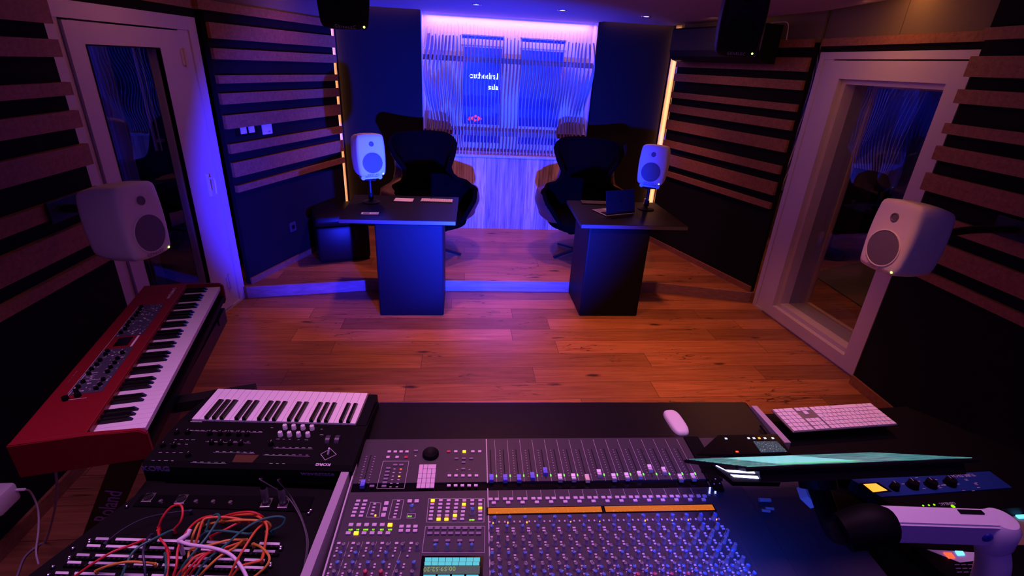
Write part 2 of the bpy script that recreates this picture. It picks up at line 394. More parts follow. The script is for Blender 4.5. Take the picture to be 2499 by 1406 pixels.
def glass(name, tint=(.9, .92, 1), rough=0.0):
    m = bpy.data.materials.new(name); m.use_nodes = True; nt = m.node_tree
    for n in list(nt.nodes): nt.nodes.remove(n)
    o = nt.nodes.new('ShaderNodeOutputMaterial'); t = nt.nodes.new('ShaderNodeBsdfTransparent'); g = nt.nodes.new('ShaderNodeBsdfGlossy')
    f = nt.nodes.new('ShaderNodeFresnel'); f.inputs[0].default_value = 1.5; x = nt.nodes.new('ShaderNodeMixShader')
    t.inputs[0].default_value = (*tint, 1); g.inputs['Roughness'].default_value = rough
    ge = nt.nodes.new('ShaderNodeNewGeometry'); iv = nt.nodes.new('ShaderNodeMath'); iv.operation = 'SUBTRACT'; iv.inputs[0].default_value = 1; nt.links.new(ge.outputs['Backfacing'], iv.inputs[1])
    ml = nt.nodes.new('ShaderNodeMath'); ml.operation = 'MULTIPLY'; nt.links.new(f.outputs[0], ml.inputs[0]); nt.links.new(iv.outputs[0], ml.inputs[1])
    nt.links.new(ml.outputs[0], x.inputs[0]); nt.links.new(t.outputs[0], x.inputs[1]); nt.links.new(g.outputs[0], x.inputs[2]); nt.links.new(x.outputs[0], o.inputs[0])
    return m
M['glass'] = glass('window_glass')
#@@STRUCT

# ================================================================== room shell
PLZ = 0.105                                    # platform height
CZ = 2.47                                      # ceiling raft underside
class Wall:
    def __init__(s, p0, d):
        s.p0 = Vector((p0[0], p0[1], 0)); s.d = Vector((d[0], d[1], 0)).normalized(); s.n = Vector((-s.d.y, s.d.x, 0))
        if (s.n.dot(Vector((0, 3, 0)) - s.p0)) < 0: s.n = -s.n      # n points into the room
    def at(s, t, z, o=0.0): return s.p0 + s.d * t + Vector((0, 0, z)) + s.n * o
    def slab(s, mb, t0, t1, z0, z1, o0=0.0, o1=0.03):
        a = [s.at(t0, z0, o0), s.at(t1, z0, o0), s.at(t1, z1, o0), s.at(t0, z1, o0)]
        mb.prism(a, s.n * (o1 - o0)); return mb
LA = Wall((-2.31, 4.25), (.379, 1)); RA = Wall((2.34, 4.165), (-.32, 1))
LD = Wall((-2.36, 4.2), (.15, 1)); RD = Wall((2.367, 4.113), (-.075, 1))
LF = Wall((-2.372, 2.775), (0.0, -1)); RF = Wall((2.385, 2.80), (0.0, -1))

mb = MB(); mb.box((0.2, 1.55, -.05), (9.6, 6.1, .1)); struct('floor', mb, M['floor'])
# raised rear floor with its wooden step face
plat = [(-2.70, 4.02), (-2.33, 4.19), (-1.29, 4.375), (1.45, 4.375), (2.345, 4.155), (2.75, 4.05), (2.75, 6.6), (-2.70, 6.6)]
mb = MB(); mb.prism([(x, y, 0) for x, y in plat], (0, 0, PLZ)); struct('floor_platform', mb, M['floor'])
mb = MB()
for a, b in zip(plat[1:4], plat[2:5]):
    a = Vector((*a, 0)); b = Vector((*b, 0)); d = (b - a).normalized(); n = Vector((d.y, -d.x, 0)) * .012
    mb.prism([a + n, b + n, b + n + Vector((0, 0, PLZ)), a + n + Vector((0, 0, PLZ))], -n)
struct('trim_1', mb, M['oakstep'])
# ceiling raft and the high ceiling over it
mb = MB()
rp = [(-1.80, 5.94), (-2.15, 3.93), (-2.20, 3.2), (-2.05, 1.5), (-2.05, -1.5), (2.05, -1.5), (2.05, 2.2), (2.10, 3.26), (2.165, 3.93), (1.86, 5.60), (1.82, 5.94), (1.045, 5.94), (1.045, 6.34), (-.90, 6.34), (-.90, 5.94)]
mb.prism([(x, y, CZ) for x, y in rp], (0, 0, .10)); struct('ceiling', mb, M['ceil'])
mb = MB(); mb.box((0, 2.2, 2.85), (6.4, 8.8, .1)); struct('ceiling_upper', mb, M['ceil'])
# side walls: fabric below the rail, brown fabric above it
def wallmesh(name, wl, t0, t1, z0, z1, m, thick=.10, off=0.0):
    mb = MB(); wl.slab(mb, t0, t1, z0, z1, off - thick, off); return struct(name, mb, m)
wallmesh('wall_left_rear', LA, 0.0, 1.56, 0, 2.28, M['fabric'], .04)
wallmesh('wall_right_rear', RA, 0.0, 1.61, 0, 2.28, M['fabric'], .04)
wallmesh('wall_left_rear_upper', LA, -.02, 1.56, 2.28, 2.80, M['dkpanel_up'], .04)
wallmesh('wall_right_rear_upper', RA, -.02, 1.61, 2.28, 2.80, M['dkpanel_up'], .04)
wallmesh('wall_left_door_head', LD, -1.6, 0.03, 2.19, 2.28, M['fabric'])
wallmesh('wall_right_window_head', RD, -1.6, 0.03, 2.215, 2.28, M['fabric'])
wallmesh('wall_left_door_upper', LD, -1.75, 0.03, 2.28, 2.80, M['dkpanel_up'])
for i, (a, b) in enumerate(((-.66, .03), (-1.36, -.665), (-1.75, -1.365))):
    wallmesh('wall_right_window_upper' if i == 0 else 'wall_right_window_upper', RD, a, b, 2.28, 2.80, M['dkpanel_up'])
wallmesh('wall_left_front', LF, 0.0, 4.4, 0, 2.80, M['fabric'], .30)
wallmesh('wall_right_front', RF, 0.0, 4.4, 0, 2.80, M['fabric'], .30)
mb = MB(); mb.box((0, -1.6, 1.4), (5.4, .1, 2.8)); struct('wall_front', mb, M['fabric'])
# dark back panels either side of the recess, plaster behind
mb = MB(); mb.box((-1.385, 6.06, 1.30), (.97, .06, 2.40)); struct('wall_back_left', mb, M['dkpanel'])
mb = MB(); mb.box((1.495, 6.06, 1.30), (.93, .06, 2.40)); struct('wall_back_right', mb, M['dkpanel'])
mb = MB(); mb.box((-2.05, 6.10, 1.45), (.36, .05, 2.7)); mb.box((2.14, 6.10, 1.45), (.36, .05, 2.7)); mb.box((-1.35, 6.11, 2.65), (1.2, .04, .35)); mb.box((1.45, 6.11, 2.65), (1.2, .04, .35))
struct('wall_back_return', mb, M['wallwhite'])
for x_ in (-1.835, 1.925):  # paler strip added to catch the gap led glow beside the dark panel
    mb = MB(); mb.box((x_, 6.024, 1.30), (.07, .012, 2.38)); struct('trim_20', mb, mat('glow_catch_strip', (.16, .15, .14), .8))
# recess side reveals and rear wall with its two window openings
mb = MB(); mb.box((-.905, 6.21, 1.74), (.02, .30, 1.46)); mb.box((1.048, 6.21, 1.74), (.02, .30, 1.46)); struct('wall_recess_side', mb, M['wallwhite'])
BY = 6.345
mb = MB()
def bq(x0, x1, z0, z1): mb.box(((x0 + x1) / 2, BY + .03, (z0 + z1) / 2), (x1 - x0, .06, z1 - z0))
bq(-.95, -.47, .9, 2.6); bq(.02, .20, .9, 2.6); bq(.74, 1.10, .9, 2.6)
WN = ((-.47, .02), (.20, .74))
for a, b in WN: bq(a, b, 2.285, 2.6); bq(a, b, 2.18, 2.235); bq(a, b, .9, 1.08); bq(a, b, 1.22, 1.29)
struct('wall_recess', mb, M['wallwhite'])
for k, (a, b) in enumerate(WN):
    for (z0, z1) in ((2.235, 2.285), (1.29, 2.18), (1.08, 1.22)):
        f = MB(); fw = .022 if z1 - z0 > .1 else .010
        f.box(((a + b) / 2, BY + .03, z1 - fw / 2), (b - a, .05, fw)); f.box(((a + b) / 2, BY + .03, z0 + fw / 2), (b - a, .05, fw))
        f.box((a + fw / 2, BY + .03, (z0 + z1) / 2), (fw, .05, z1 - z0 - 2 * fw)); f.box((b - fw / 2, BY + .03, (z0 + z1) / 2), (fw, .05, z1 - z0 - 2 * fw))
        wf = struct('window_%d' % (k + 1), f, M['white'])
        p = MB(); p.box(((a + b) / 2, BY + .035, (z0 + z1) / 2), (b - a - 2 * fw, .006, z1 - z0 - 2 * fw))
        g = bpy.data.objects.new('pane', p.mesh('pane', M['glass'])); COL.objects.link(g); g.parent = wf
# room behind the windows
mb = MB(); mb.box((0, 8.0, 1.5), (4.4, .08, 3)); mb.box((-2.2, 7.2, 1.5), (.08, 1.6, 3)); mb.box((2.2, 7.2, 1.5), (.08, 1.6, 3))
struct('wall_hall', mb, mat('hall_wall_paint', (.35, .33, .40), .8))
mb = MB(); mb.box((0, 7.2, -.02), (4.4, 1.7, .04)); struct('floor_hall', mb, M['floor'])
# wood boards under the recess and the sill
mb = MB(); mb.box((.07, 6.05, .54), (1.97, .04, .88)); struct('wall_back_centre', mb, M['oakv'])
mb = MB(); mb.box((.07, 6.155, .995), (1.96, .27, .03), bev=.004); struct('trim_2', mb, M['fin'])
# skirtings
for i, (nm, wl, a, b) in enumerate((('baseboard_left', LA, 0.0, 1.5), ('baseboard_right', RA, 0.0, 1.6))):
    mb = MB(); wl.slab(mb, a, b, PLZ, PLZ + .055, 0, .016); struct(nm, mb, M['oak'])
mb = MB(); LF.slab(mb, 0, 4.3, 0, .07, 0, .016); struct('baseboard_left_front', mb, M['oak'])
mb = MB(); RF.slab(mb, 0, 4.3, 0, .07, 0, .016); struct('baseboard_right_front', mb, M['oak'])
# rails under the coves
i = 3
for wl, a, b, z0, z1 in ((LA, -.06, 1.57, 2.245, 2.31), (RA, 0.02, 1.61, 2.245, 2.305), (LD, -1.25, 0.03, 2.245, 2.31), (RD, -1.32, 0.0, 2.25, 2.305), (LF, 0, 4.3, 2.25, 2.31), (RF, 0, 4.3, 2.25, 2.31)):
    mb = MB(); wl.slab(mb, a, b, z0, z1, 0, .03); struct('trim_%d' % i, mb, M['oak']); i += 1

# horizontal oak battens
SL = [(2.17, 2.065), (2.00, 1.925), (1.815, 1.757), (1.687, 1.607), (1.527, 1.425), (1.31, 1.237), (1.165, 1.05), (.98, .925)]
ORD = ['topmost', 'second', 'third', 'fourth', 'fifth', 'sixth', 'seventh', 'lowest']
for wl, t0, t1, where in ((LA, .01, 1.575, 'on the rear left wall, beside the door'),
                          (RA, .015, 1.605, 'on the rear right wall, beside the window'),
                          (LF, -.02, 4.2, 'on the near left wall, behind the speaker'),
                          (RF, -.02, 4.2, 'on the near right wall, behind the speaker')):
    for k, (z1, z0) in enumerate(SL):
        mb = MB(); wl.slab(mb, t0, t1, z0, z1, 0.0, .028)
        solo('wooden_batten', mb, M['oak'], '%s horizontal oak batten of eight %s' % (ORD[k], where), 'wall batten', 'oak battens %s' % where,
             origin=wl.at(t0, z0))

# ------------------------------------------------ glazed door, left
def frame_rect(mb, wl, t0, t1, z0, z1, w, o0, o1, wb=None):
    wb = w if wb is None else wb
    wl.slab(mb, t0, t1, z1 - w, z1, o0, o1); wl.slab(mb, t0, t1, z0, z0 + wb, o0, o1)
    wl.slab(mb, t0, t0 + w, z0 + wb, z1 - w, o0, o1); wl.slab(mb, t1 - w, t1, z0 + wb, z1 - w, o0, o1)
    return mb
def child(name, mb, m, par, **k):
    o = bpy.data.objects.new(name, mb.mesh(name, m, **k)); COL.objects.link(o); o.parent = par; return o
mb = MB(); frame_rect(mb, LD, -1.235, 0.0, 0, 2.19, .085, -.12, .012, .02)
LD.slab(mb, -.20, -.085, .02, 2.105, -.12, .004); LD.slab(mb, -1.15, -1.12, .02, 2.105, -.12, .003)
dr = struct('door_1', mb, M['white'])
mb = MB(); frame_rect(mb, LD, -1.115, -.205, .03, 2.095, .11, -.07, .020, .13); LD.slab(mb, -.43, -.315, .16, 1.985, -.07, .020)
child('door_leaf', mb, M['white'], dr)
mb = MB(); frame_rect(mb, LD, -1.005, -.430, .16, 1.985, .008, -.005, .023); child('glazing_gasket', mb, M['blackpl'], dr)
mb = MB(); LD.slab(mb, -1.0, -.435, .16, 1.985, -.03, -.022); child('pane', mb, M['glass'], dr)
mb = MB(); LD.slab(mb, -.235, -.205, .96, 1.13, .020, .028); mb.tube([LD.at(-.22, 1.10, .028), LD.at(-.22, 1.10, .07), LD.at(-.222, 1.08, .075), LD.at(-.222, .985, .07)], .009, 8, False)
child('door_handle', mb, M['whitepl'], dr, smooth=True)
for z in (1.93, .24):
    mb = MB(); LD.slab(mb, -.235, -.175, z - .05, z + .05, .010, .026); mb.cyl(LD.at(-.205, z, .03), .009, .12, 10); child('hinge', mb, M['white'], dr)
# space behind the door: dark wall, pale curtain, steel pole
mb = MB(); mb.box((-3.75, 4.75, 1.4), (2.6, .06, 2.8)); SRW = mat('side_room_wall', (.010, .009, .012), .9, spec=.1); struct('wall_side_room', mb, SRW)
mb = MB(); mb.box((-5.0, 3.3, 1.4), (.06, 3.0, 2.8)); struct('wall_side_room', mb, SRW)
CX0 = PL(225, 300, (0, 4.4, 0), (0, 1, 0)).x; CW = PL(325, 300, (0, 4.4, 0), (0, 1, 0)).x - CX0
mb = MB()
for k in range(44):
    t = k / 43; x = CX0 + t * CW; y = 4.45 + .05 * math.sin(k * .9) - t * .2
    x2 = CX0 + (t + 1 / 43) * CW; y2 = 4.45 + .05 * math.sin((k + 1) * .9) - (t + 1 / 43) * .2
    mb.prism([(x, y, .05), (x2, y2, .05), (x2, y2, 2.6), (x, y, 2.6)], (0, .004, 0))
solo('curtain', mb, mat('grey_blue_curtain', (.30, .28, .42), .8), 'pale pleated curtain seen through the left part of the glazed door', 'curtain', smooth=True)
mb = MB(); PXX = PL(356, 250, (0, 4.66, 0), (0, 1, 0)).x; mb.cyl((PXX, 4.66, 1.62), .012, .9, 12); mb.cyl((PXX + .04, 4.66, 1.62), .007, .9, 12)
for z in (1.25, 2.0): mb.box((PXX + .02, 4.69, z), (.06, .06, .02))
solo('metal_pole', mb, mat('satin_steel', (.6, .58, .66), .35), 'thin vertical steel pole seen through the glazed door', 'pole', smooth=True)

# ------------------------------------------------ tall window, right
mb = MB(); frame_rect(mb, RD, -1.315, 0.0, 0, 2.21, .05, -.30, .010, .02)
RD.slab(mb, -.150, -.05, .02, 2.16, -.08, .004)
wn = struct('window_3', mb, M['white'])
mb = MB(); frame_rect(mb, RD, -1.255, -.150, .02, 2.15, .125, -.06, .022, .10); child('sash', mb, M['white'], wn)
mb = MB(); frame_rect(mb, RD, -1.130, -.275, .12, 2.025, .035, -.11, -.02); child('sash_bead', mb, M['white'], wn)
mb = MB(); frame_rect(mb, RD, -1.130, -.275, .12, 2.025, .035, -.27, -.11); child('reveal', mb, mat('grey_reveal_lining', (.40, .37, .38), .4), wn)
mb = MB(); frame_rect(mb, RD, -1.098, -.307, .152, 1.993, .016, -.31, -.27); child('inner_frame', mb, mat('pale_oak_frame', (.62, .44, .26), .5), wn)
mb = MB(); RD.slab(mb, -1.094, -.311, .156, 1.99, -.115, -.109); child('pane', mb, M['glass'], wn)
mb = MB(); RD.slab(mb, -1.094, -.311, .156, 1.99, -.300, -.294); child('pane', mb, M['glass'], wn)
BW = mat('booth_wall', (.09, .075, .085), .8)
for c_, s_ in (((5.4, 4.05, 1.4), (.06, 4.3, 2.8)), ((4.0, 6.22, 1.4), (2.8, .06, 2.8)), ((4.0, 1.87, 1.4), (2.8, .06, 2.8))):
    mb = MB(); mb.box(c_, s_); struct('wall_booth', mb, BW)
mb = MB(); mb.box((3.9, 4.6, -.045), (2.6, 3.3, .1)); struct('floor_booth', mb, M['floor'])
a = Z(1976, 667, .006); b_ = Z(2112, 757, .006); mb = MB(); mb.prism([a, b_, b_ + Vector((1.4, .25, 0)), a + Vector((1.3, .5, 0))], (0, 0, .012))
solo('rug', mb, mat('green_grey_rug', (.10, .10, .09), .95, noise=.3, nscale=40), 'dim grey rug on the floor behind the tall right window', 'rug')
# wavy laths added on the booth wall to stand for a reflection in the glass
LATH = mat('pale_lath', (.75, .62, .45), .6)
rel = Thing('wave_reflection', 'wavy laths added behind the tall right window to stand for a reflection in its glass', 'reflection stand-in', (4.3, 6.14, .6))
for k in range(46):
    mb = MB(); x0 = 3.35 + k * .04; pts = []
    for j in range(17):
        z = .75 + j * .11; rr = math.hypot(x0 - 4.4, (z - 1.65)); pts.append((x0 + .05 * math.sin(z * 3.6 + k * .16), 6.11 - .045 * math.sin(rr * 9), z))
    mb.tube(pts, .007, 5); rel.part('wavy_lath', mb, LATH)
mb = MB(); mb.box((4.3, 6.155, 1.62), (2.0, .03, 1.9)); rel.part('backing', mb, mat('reflection_backing', (.14, .12, .20), .8))
# dark armchair shape in the booth
ch = Thing('lounge_chair', 'dark rounded lounge chair behind the tall right window', 'chair', (4.15, 5.55, .005))
mb = MB(); mb.lathe([(0.0, .3), (.30, .32), (.40, .45), (.43, .70), (.40, .95), (.34, 1.05), (.30, 1.0), (.34, .70), (.30, .5), (0, .48)], 28, Matrix.Translation((4.15, 5.55, 0))); ch.part('shell', mb, M['chairfab'], smooth=True)
mb = MB(); mb.cyl((4.15, 5.55, .17), .03, .3); mb.cyl((4.15, 5.55, .02), .25, .03); ch.part('base', mb, M['blackmt'])

# ------------------------------------------------ wall switches and sockets
def plate(wl, t, z, w, h, m, name, label, cat, rockers, mr=None):
    T = Thing(name, label, cat, wl.at(t, z - h / 2))
    mb = MB(); wl.slab(mb, t - w / 2, t + w / 2, z - h / 2, z + h / 2, 0.0, .008); T.part('plate', mb, m)
    for (dt, dz, rw, rh) in rockers:
        mb = MB(); wl.slab(mb, t + dt - rw / 2, t + dt + rw / 2, z + dz - rh / 2, z + dz + rh / 2, .008, .014); T.part('rocker', mb, mr or M['whitepl'])
plate(LA, .235, 1.400, .24, .085, M['blackpl'], 'light_switch', 'black plate with two white square rockers between battens beside the glazed door', 'light switch', [(-.042, 0, .062, .055), (.048, 0, .062, .055)])
plate(LA, .472, 1.393, .115, .105, M['whitepl'], 'thermostat', 'white square wall control beside the double switch', 'thermostat', [(.02, -.03, .02, .008)], M['printd'])
plate(LA, .63, .455, .085, .09, mat('dim_blue_grey_plate', (.045, .045, .06), .5), 'power_socket', 'dark square socket low on the wall left of the desks', 'socket', [(0, 0, .035, .035)], M['blackpl'])

# ------------------------------------------------ downlights
for (x, y, lab) in ((-1.12, 5.09, 'recessed round ceiling spot above the left desk chair'), (-.34, 5.09, 'leftmost visible recessed ceiling spot in front of the slatted screen'),
                    (.44, 5.09, 'middle recessed ceiling spot in front of the slatted screen'), (1.239, 5.13, 'rightmost recessed ceiling spot, above the right dark panel')):
    T = Thing('downlight', lab, 'ceiling light', (x, y, CZ - .01), group='recessed ceiling spots')
    mb = MB(); mb.lathe([(.030, 0), (.045, -.004), (.047, 0), (.047, .004), (.030, .004), (.030, 0)], 28, Matrix.Translation((x, y, CZ - .002))); T.part('trim_ring', mb, M['metal'], smooth=True)
    mb = MB(); mb.cyl((x, y, CZ + .001), .029, .004, 24); T.part('lamp', mb, mat('lamp_glow', (1, .9, .8), .5, emit=(1, .62, .50), es=9))
#@@OBJS

# ================================================================== slatted wave screen in the recess
scr = Thing('wave_screen', 'tall screen of wavy vertical wooden fins in the glowing blue recess', 'slatted screen', (.07, 6.10, 1.01))
NF = 47
for i in range(NF):
    x = -.845 + i * (1.840 / (NF - 1)); mb = MB(); K = 30
    def yf(z):
        r = math.hypot((x - .22) * 1.0, (z - 1.62) * 1.15)
        return 6.075 + (.030 + .055 * min(1, abs(x - .1) / .9)) * math.sin(2 * PI * r / .62 + .9)
    def wf(z): return .030 + .016 * math.sin(z * 7 + x * 4)
    ztop = 2.265 - .02 * abs(math.sin(i * 1.7)); prev = None
    for j in range(K + 1):
        z = 1.0105 + (ztop - 1.0105) * j / K; y = yf(z); w = wf(z); ed = min(1, abs(x - .05) / .9)
        amp = .003 + .030 * ed ** 2.2; ph = 2 * PI * (z - 1.0) / .84 + x * 1.6 + .6 * math.sin(x * 23)
        lf, lb = amp * math.sin(ph), amp * .55 * math.sin(ph - 1.1)
        cur = [mb.bm.verts.new((x + dx, y + dy, z)) for dx, dy in ((-.0045 + lf, -w), (.0045 + lf, -w), (.0045 + lb, w), (-.0045 + lb, w))]
        if prev:
            for k in range(4): mb._f([prev[k], prev[(k + 1) % 4], cur[(k + 1) % 4], cur[k]])
        else: mb._f(cur[::-1])
        prev = cur
    mb._f(prev); scr.part('fin', mb, M['fin'])
for z in (2.03, 1.235):
    mb = MB(); mb.box((.07, 6.19, z), (1.93, .022, .055)); scr.part('mounting_bar', mb, M['oak'])
# glowing sign seen through the fins on the hall wall
F = frame((-.19, 6.75, 1.85), (1, 0, 0), (0, 0, 1))
mb = text_mesh('cathedral', .098, F, .004, bold=.0015)
solo('glowing_sign', mb, M['litw2'] if 'litw2' in M else mat('white_blue_glow', (.8, .8, 1), .5, emit=(.55, .75, 1), es=3.0), 'small glowing lettered sign seen behind the upper left window of the recess', 'sign')
F = frame((-.07, 6.75, 1.725), (1, 0, 0), (0, 0, 1))
mb = text_mesh('sala', .09, F, .004, bold=.0015)
solo('glowing_sign', mb, mat('white_blue_glow_low', (.8, .8, 1), .5, emit=(.55, .75, 1), es=2.5), 'short glowing word below the longer sign behind the recess window', 'sign')
mb = MB()
for k in range(9): mb.lathe([(0, -.02), (.022, 0), (0, .02)], 10, Matrix.Translation((-.36 + .035 * (k % 5) + .01 * (k // 5), 6.75, 1.33 + .03 * (k // 5) + .012 * math.sin(k * 2))))
solo('red_lamp_cluster', mb, mat('red_glow', (.8, .1, .1), .5, emit=(1, .06, .12), es=.9), 'small cluster of reddish pink lights behind the lower left window of the recess', 'lights')
mb = MB(); mb.cyl((.25, 6.75, 1.74), .007, .2, 10)
solo('light_tube', mb, mat('cool_white_glow', (.8, .8, 1), .5, emit=(.5, .8, 1), es=3.5), 'thin vertical white light tube behind the right window of the recess', 'light tube')

# ================================================================== shapes used several times
def rbox_mesh(w, d, h, r, bulge=(.10, .05), n=14):
    """rounded enclosure with swelling sides; base at z=0, front toward -y"""
    mb = MB(); bm = mb.bm; vmap = {}
    def vert(p):
        key = tuple(round(c, 5) for c in p)
        if key in vmap: return vmap[key]
        q = Vector((p[0] * w / 2, p[1] * d / 2, p[2] * h / 2)); lim = Vector((w / 2 - r, d / 2 - r, h / 2 - r))
        c = Vector([max(-lim[k], min(lim[k], q[k])) for k in range(3)]); dv = q - c
        if dv.length > 1e-9: q = c + dv.normalized() * r
        a, b, e = q.x / (w / 2), q.y / (d / 2), q.z / (h / 2)
        x = q.x * (1 - bulge[0] * e * e - .02 * (b + .3) ** 2 * (1 if b > -.3 else 0)); z = q.z * (1 - bulge[1] * a * a - .10 * max(0, b + .2) ** 2); y = q.y * (1 - .05 * (a * a + e * e) * .5)
        v = bm.verts.new((x, y, z + h / 2)); vmap[key] = v; return v
    g = [-1 + 2 * i / n for i in range(n + 1)]
    for ax in range(3):
        for s in (-1, 1):
            for i in range(n):
                for j in range(n):
                    qd = []
                    for (u, v) in ((g[i], g[j]), (g[i + 1], g[j]), (g[i + 1], g[j + 1]), (g[i], g[j + 1])):
                        p = [0, 0, 0]; p[ax] = s; p[(ax + 1) % 3] = u; p[(ax + 2) % 3] = v; qd.append(vert(p))
                    mb._f(qd)
    return mb
def speaker(name, label, cat, pos, rz, tilt, w, d, h, white=True, group=None, foot=True, rx=0.0, led='litdot'):
    Mx = Matrix.Translation(Vector(pos)) @ Matrix.Rotation(rz, 4, 'Z') @ Matrix.Rotation(tilt, 4, 'X') @ Matrix.Rotation(rx, 4, 'Y')
    T = Thing(name, label, cat, M=Mx, group=group)
    body = M['spk'] if white else M['spkblack']; gr = M['spkgrille'] if white else M['blackpl']
    b = T.part('enclosure', rbox_mesh(w, d, h, .022), body, world=False, smooth=True)
    yf = -d / 2 * .985
    wr = w * .355; wz = h * .335
    A = Matrix.Translation((0, yf, wz)) @ Matrix.Rotation(PI / 2, 4, 'X')
    mb = MB(); mb.lathe([(wr * 1.06, -.006), (wr * 1.06, .0035), (wr * 1.0, .0045), (wr * .985, .001)], 40, A); wr_ = T.part('woofer_ring', mb, body, world=False, smooth=True)
    mb = MB(); mb.lathe([(wr * 1.0, .0015), (wr * .9, .0030), (wr * .5, .0045), (0, .005)], 40, A); T.part('woofer_grille', mb, gr, parent=wr_, world=False, smooth=True, label='dark round driver mesh')
    A = Matrix.Translation((0, yf - .002, h * .77)) @ Matrix.Rotation(PI / 2, 4, 'X')
    mb = MB(); mb.lathe([(w * .085, -.006), (w * .085, .003), (w * .07, .004), (w * .055, .001), (0, .003)], 28, A)
    T.part('tweeter', mb, gr, world=False, smooth=True)
    mb = MB(); mb.lathe([(0, .0035), (w * .022, .0), (w * .022, -.004)], 12, Matrix.Translation((w * .36, yf + .003, h * .065)) @ Matrix.Rotation(PI / 2, 4, 'X') ); T.part('power_led', mb, M[led], world=False)
    F = Matrix.Translation((0, yf - .0012, h * .055)) @ Matrix.Rotation(PI / 2, 4, 'X')
    T.part('maker_lettering', text_mesh('GENELEC', w * .085, F, .0006, spacing=1.2), M['printd'] if white else M['print'], world=False)
    return T

# ------------------------------------------------ desks on the platform edge
def desk(x0, x1, px0, px1, label, shear):
    T = Thing('desk', label, 'desk', ((px0 + px1) / 2, 4.1, 0), group='dark pedestal desks')
    mb = MB(); mb.prism([(x0, 3.835, .812), (x1, 3.835, .812), (x1 + shear[1], 4.62, .812), (x0 + shear[0], 4.62, .812)], (0, 0, .033))
    bmesh.ops.bevel(mb.bm, geom=mb.bm.edges[:], offset=.003, segments=2, affect='EDGES')
    dt_ = T.part('desktop', mb, M['desktop'])
    mb = MB(); mb.box(((x0 + x1) / 2, 3.8335, .8285), (x1 - x0 - .004, .002, .029)); T.part('edge_band', mb, mat('smooth_edge_band', (.05, .05, .075), .35), parent=dt_)
    mb = MB(); mb.box(((px0 + px1) / 2, 4.105, .406), (px1 - px0, .51, .812), bev=.012); T.part('pedestal', mb, M['desk'])
    return T
desk(-1.40, -.50, -1.135, -.598, 'dark desk left of the aisle with white keyboard and trackpad on it', (-.03, .02))
desk(.515, 1.42, .590, 1.115, 'dark desk right of the aisle with an open laptop on it', (.03, .0))

# ------------------------------------------------ high winged chairs
def egg(x, y, rz, label):
    T = Thing('wing_chair', label, 'chair', (x, y, PLZ), rz, group='black high winged swivel chairs')
    NU, NV = 60, 40
    def lerp(pts, q):
        if q <= pts[0][0]: return pts[0][1]
        for (a0, h0), (a1, h1) in zip(pts, pts[1:]):
            if q <= a1:
                t = (q - a0) / (a1 - a0); t = t * t * (3 - 2 * t); return h0 + (h1 - h0) * t
        return pts[-1][1]
    def rim(a):                                   # rim height against angle from the back (degrees)
        return lerp([(0, 1.19), (30, 1.19), (50, 1.185), (63, 1.165), (71, 1.10), (77, .98), (83, .85), (89, .77), (96, .735), (108, .72), (124, .69), (138, .60), (152, .45)], abs(a))
    def rad(z, a):
        smooth = lerp([(.26, .06), (.29, .22), (.36, .35), (.46, .44), (.60, .455), (.74, .40), (.90, .37), (1.08, .385), (1.2, .375)], z)
        waist = lerp([(.26, .06), (.29, .22), (.36, .36), (.46, .465), (.60, .515), (.69, .505), (.73, .42), (.77, .31), (.84, .25), (.93, .29), (1.03, .37), (1.12, .405), (1.2, .39)], z)
        t = max(0, min(1, (abs(a) - 50) / 28)); t = t * t * (3 - 2 * t); return smooth * (1 - t) + waist * t
    def surf(off):
        mb = MB(); grid = []
        for i in range(NU + 1):
            a = -152 + 304 * i / NU; row = []
            for j in range(NV + 1):
                v = j / NV; z = .26 + (rim(a) - .26) * v; r = max(.03, rad(z, a) - off)
                px_ = r * math.sin(R(a)) * (1.0 if z < .62 else 1.0); py_ = r * math.cos(R(a)) * .92 + max(0, z - .5) * .16
                row.append(Vector((px_, py_, z + (off if j == 0 else 0))))
            grid.append(row)
        return mb, grid
    mo, go = surf(0.0)
    # outer leather skin, padded rim and inner wool skin
    def skin(grid, flip):
        mb = MB(); V = [[mb.bm.verts.new(p) for p in row] for row in grid]
        for i in range(NU):
            for j in range(NV): mb._f([V[i][j], V[i + 1][j], V[i + 1][j + 1], V[i][j + 1]])
        return mb
    mi, gi = surf(.045)
    outer = skin(go, False); T.part('shell', outer, M['brown'], world=False, smooth=True, label='dark brown leather outer shell')
    inner = skin(gi, True); T.part('upholstery', inner, M['chairfab'], world=False, smooth=True)
    rimp = [(go[i][NV] + gi[i][NV]) / 2 for i in range(NU + 1)]
    lead = [(go[NU][j] + gi[NU][j]) / 2 for j in range(NV - 1, 2, -1)]; lead0 = [(go[0][j] + gi[0][j]) / 2 for j in range(3, NV)]
    mb = MB(); mb.tube(lead0 + rimp + lead, .0235, 10, False); T.part('padded_rim', mb, M['chairfab'], world=False, smooth=True)
    mb = MB(); mb.lathe([(0, .30), (.22, .31), (.335, .36), (.355, .42), (.31, .465), (.15, .485), (0, .49)], 32, Matrix.Translation((0, -.05, 0)) @ Matrix.Diagonal((1, 1.08, 1, 1))); T.part('seat_cushion', mb, M['chairfab'], world=False, smooth=True)
    mb = MB(); mb.cyl((0, 0, .15), .028, .24, 16); T.part('swivel_column', mb, M['blackmt'], world=False, smooth=True)
    for k in range(4):
        a = PI / 4 + k * PI / 2; c, s = math.cos(a), math.sin(a); mb = MB()
        p = [(0.02 * s, -.02 * c, .05), (.33 * c + .014 * s, .33 * s - .014 * c, .006), (.33 * c - .014 * s, .33 * s + .014 * c, .006), (-.02 * s, .02 * c, .05)]
        mb.prism(p, (0, 0, .02)); T.part('foot', mb, M['blackmt'], world=False)
    return T
egg(-.765, 5.16, R(24), 'black winged swivel chair behind the left desk')
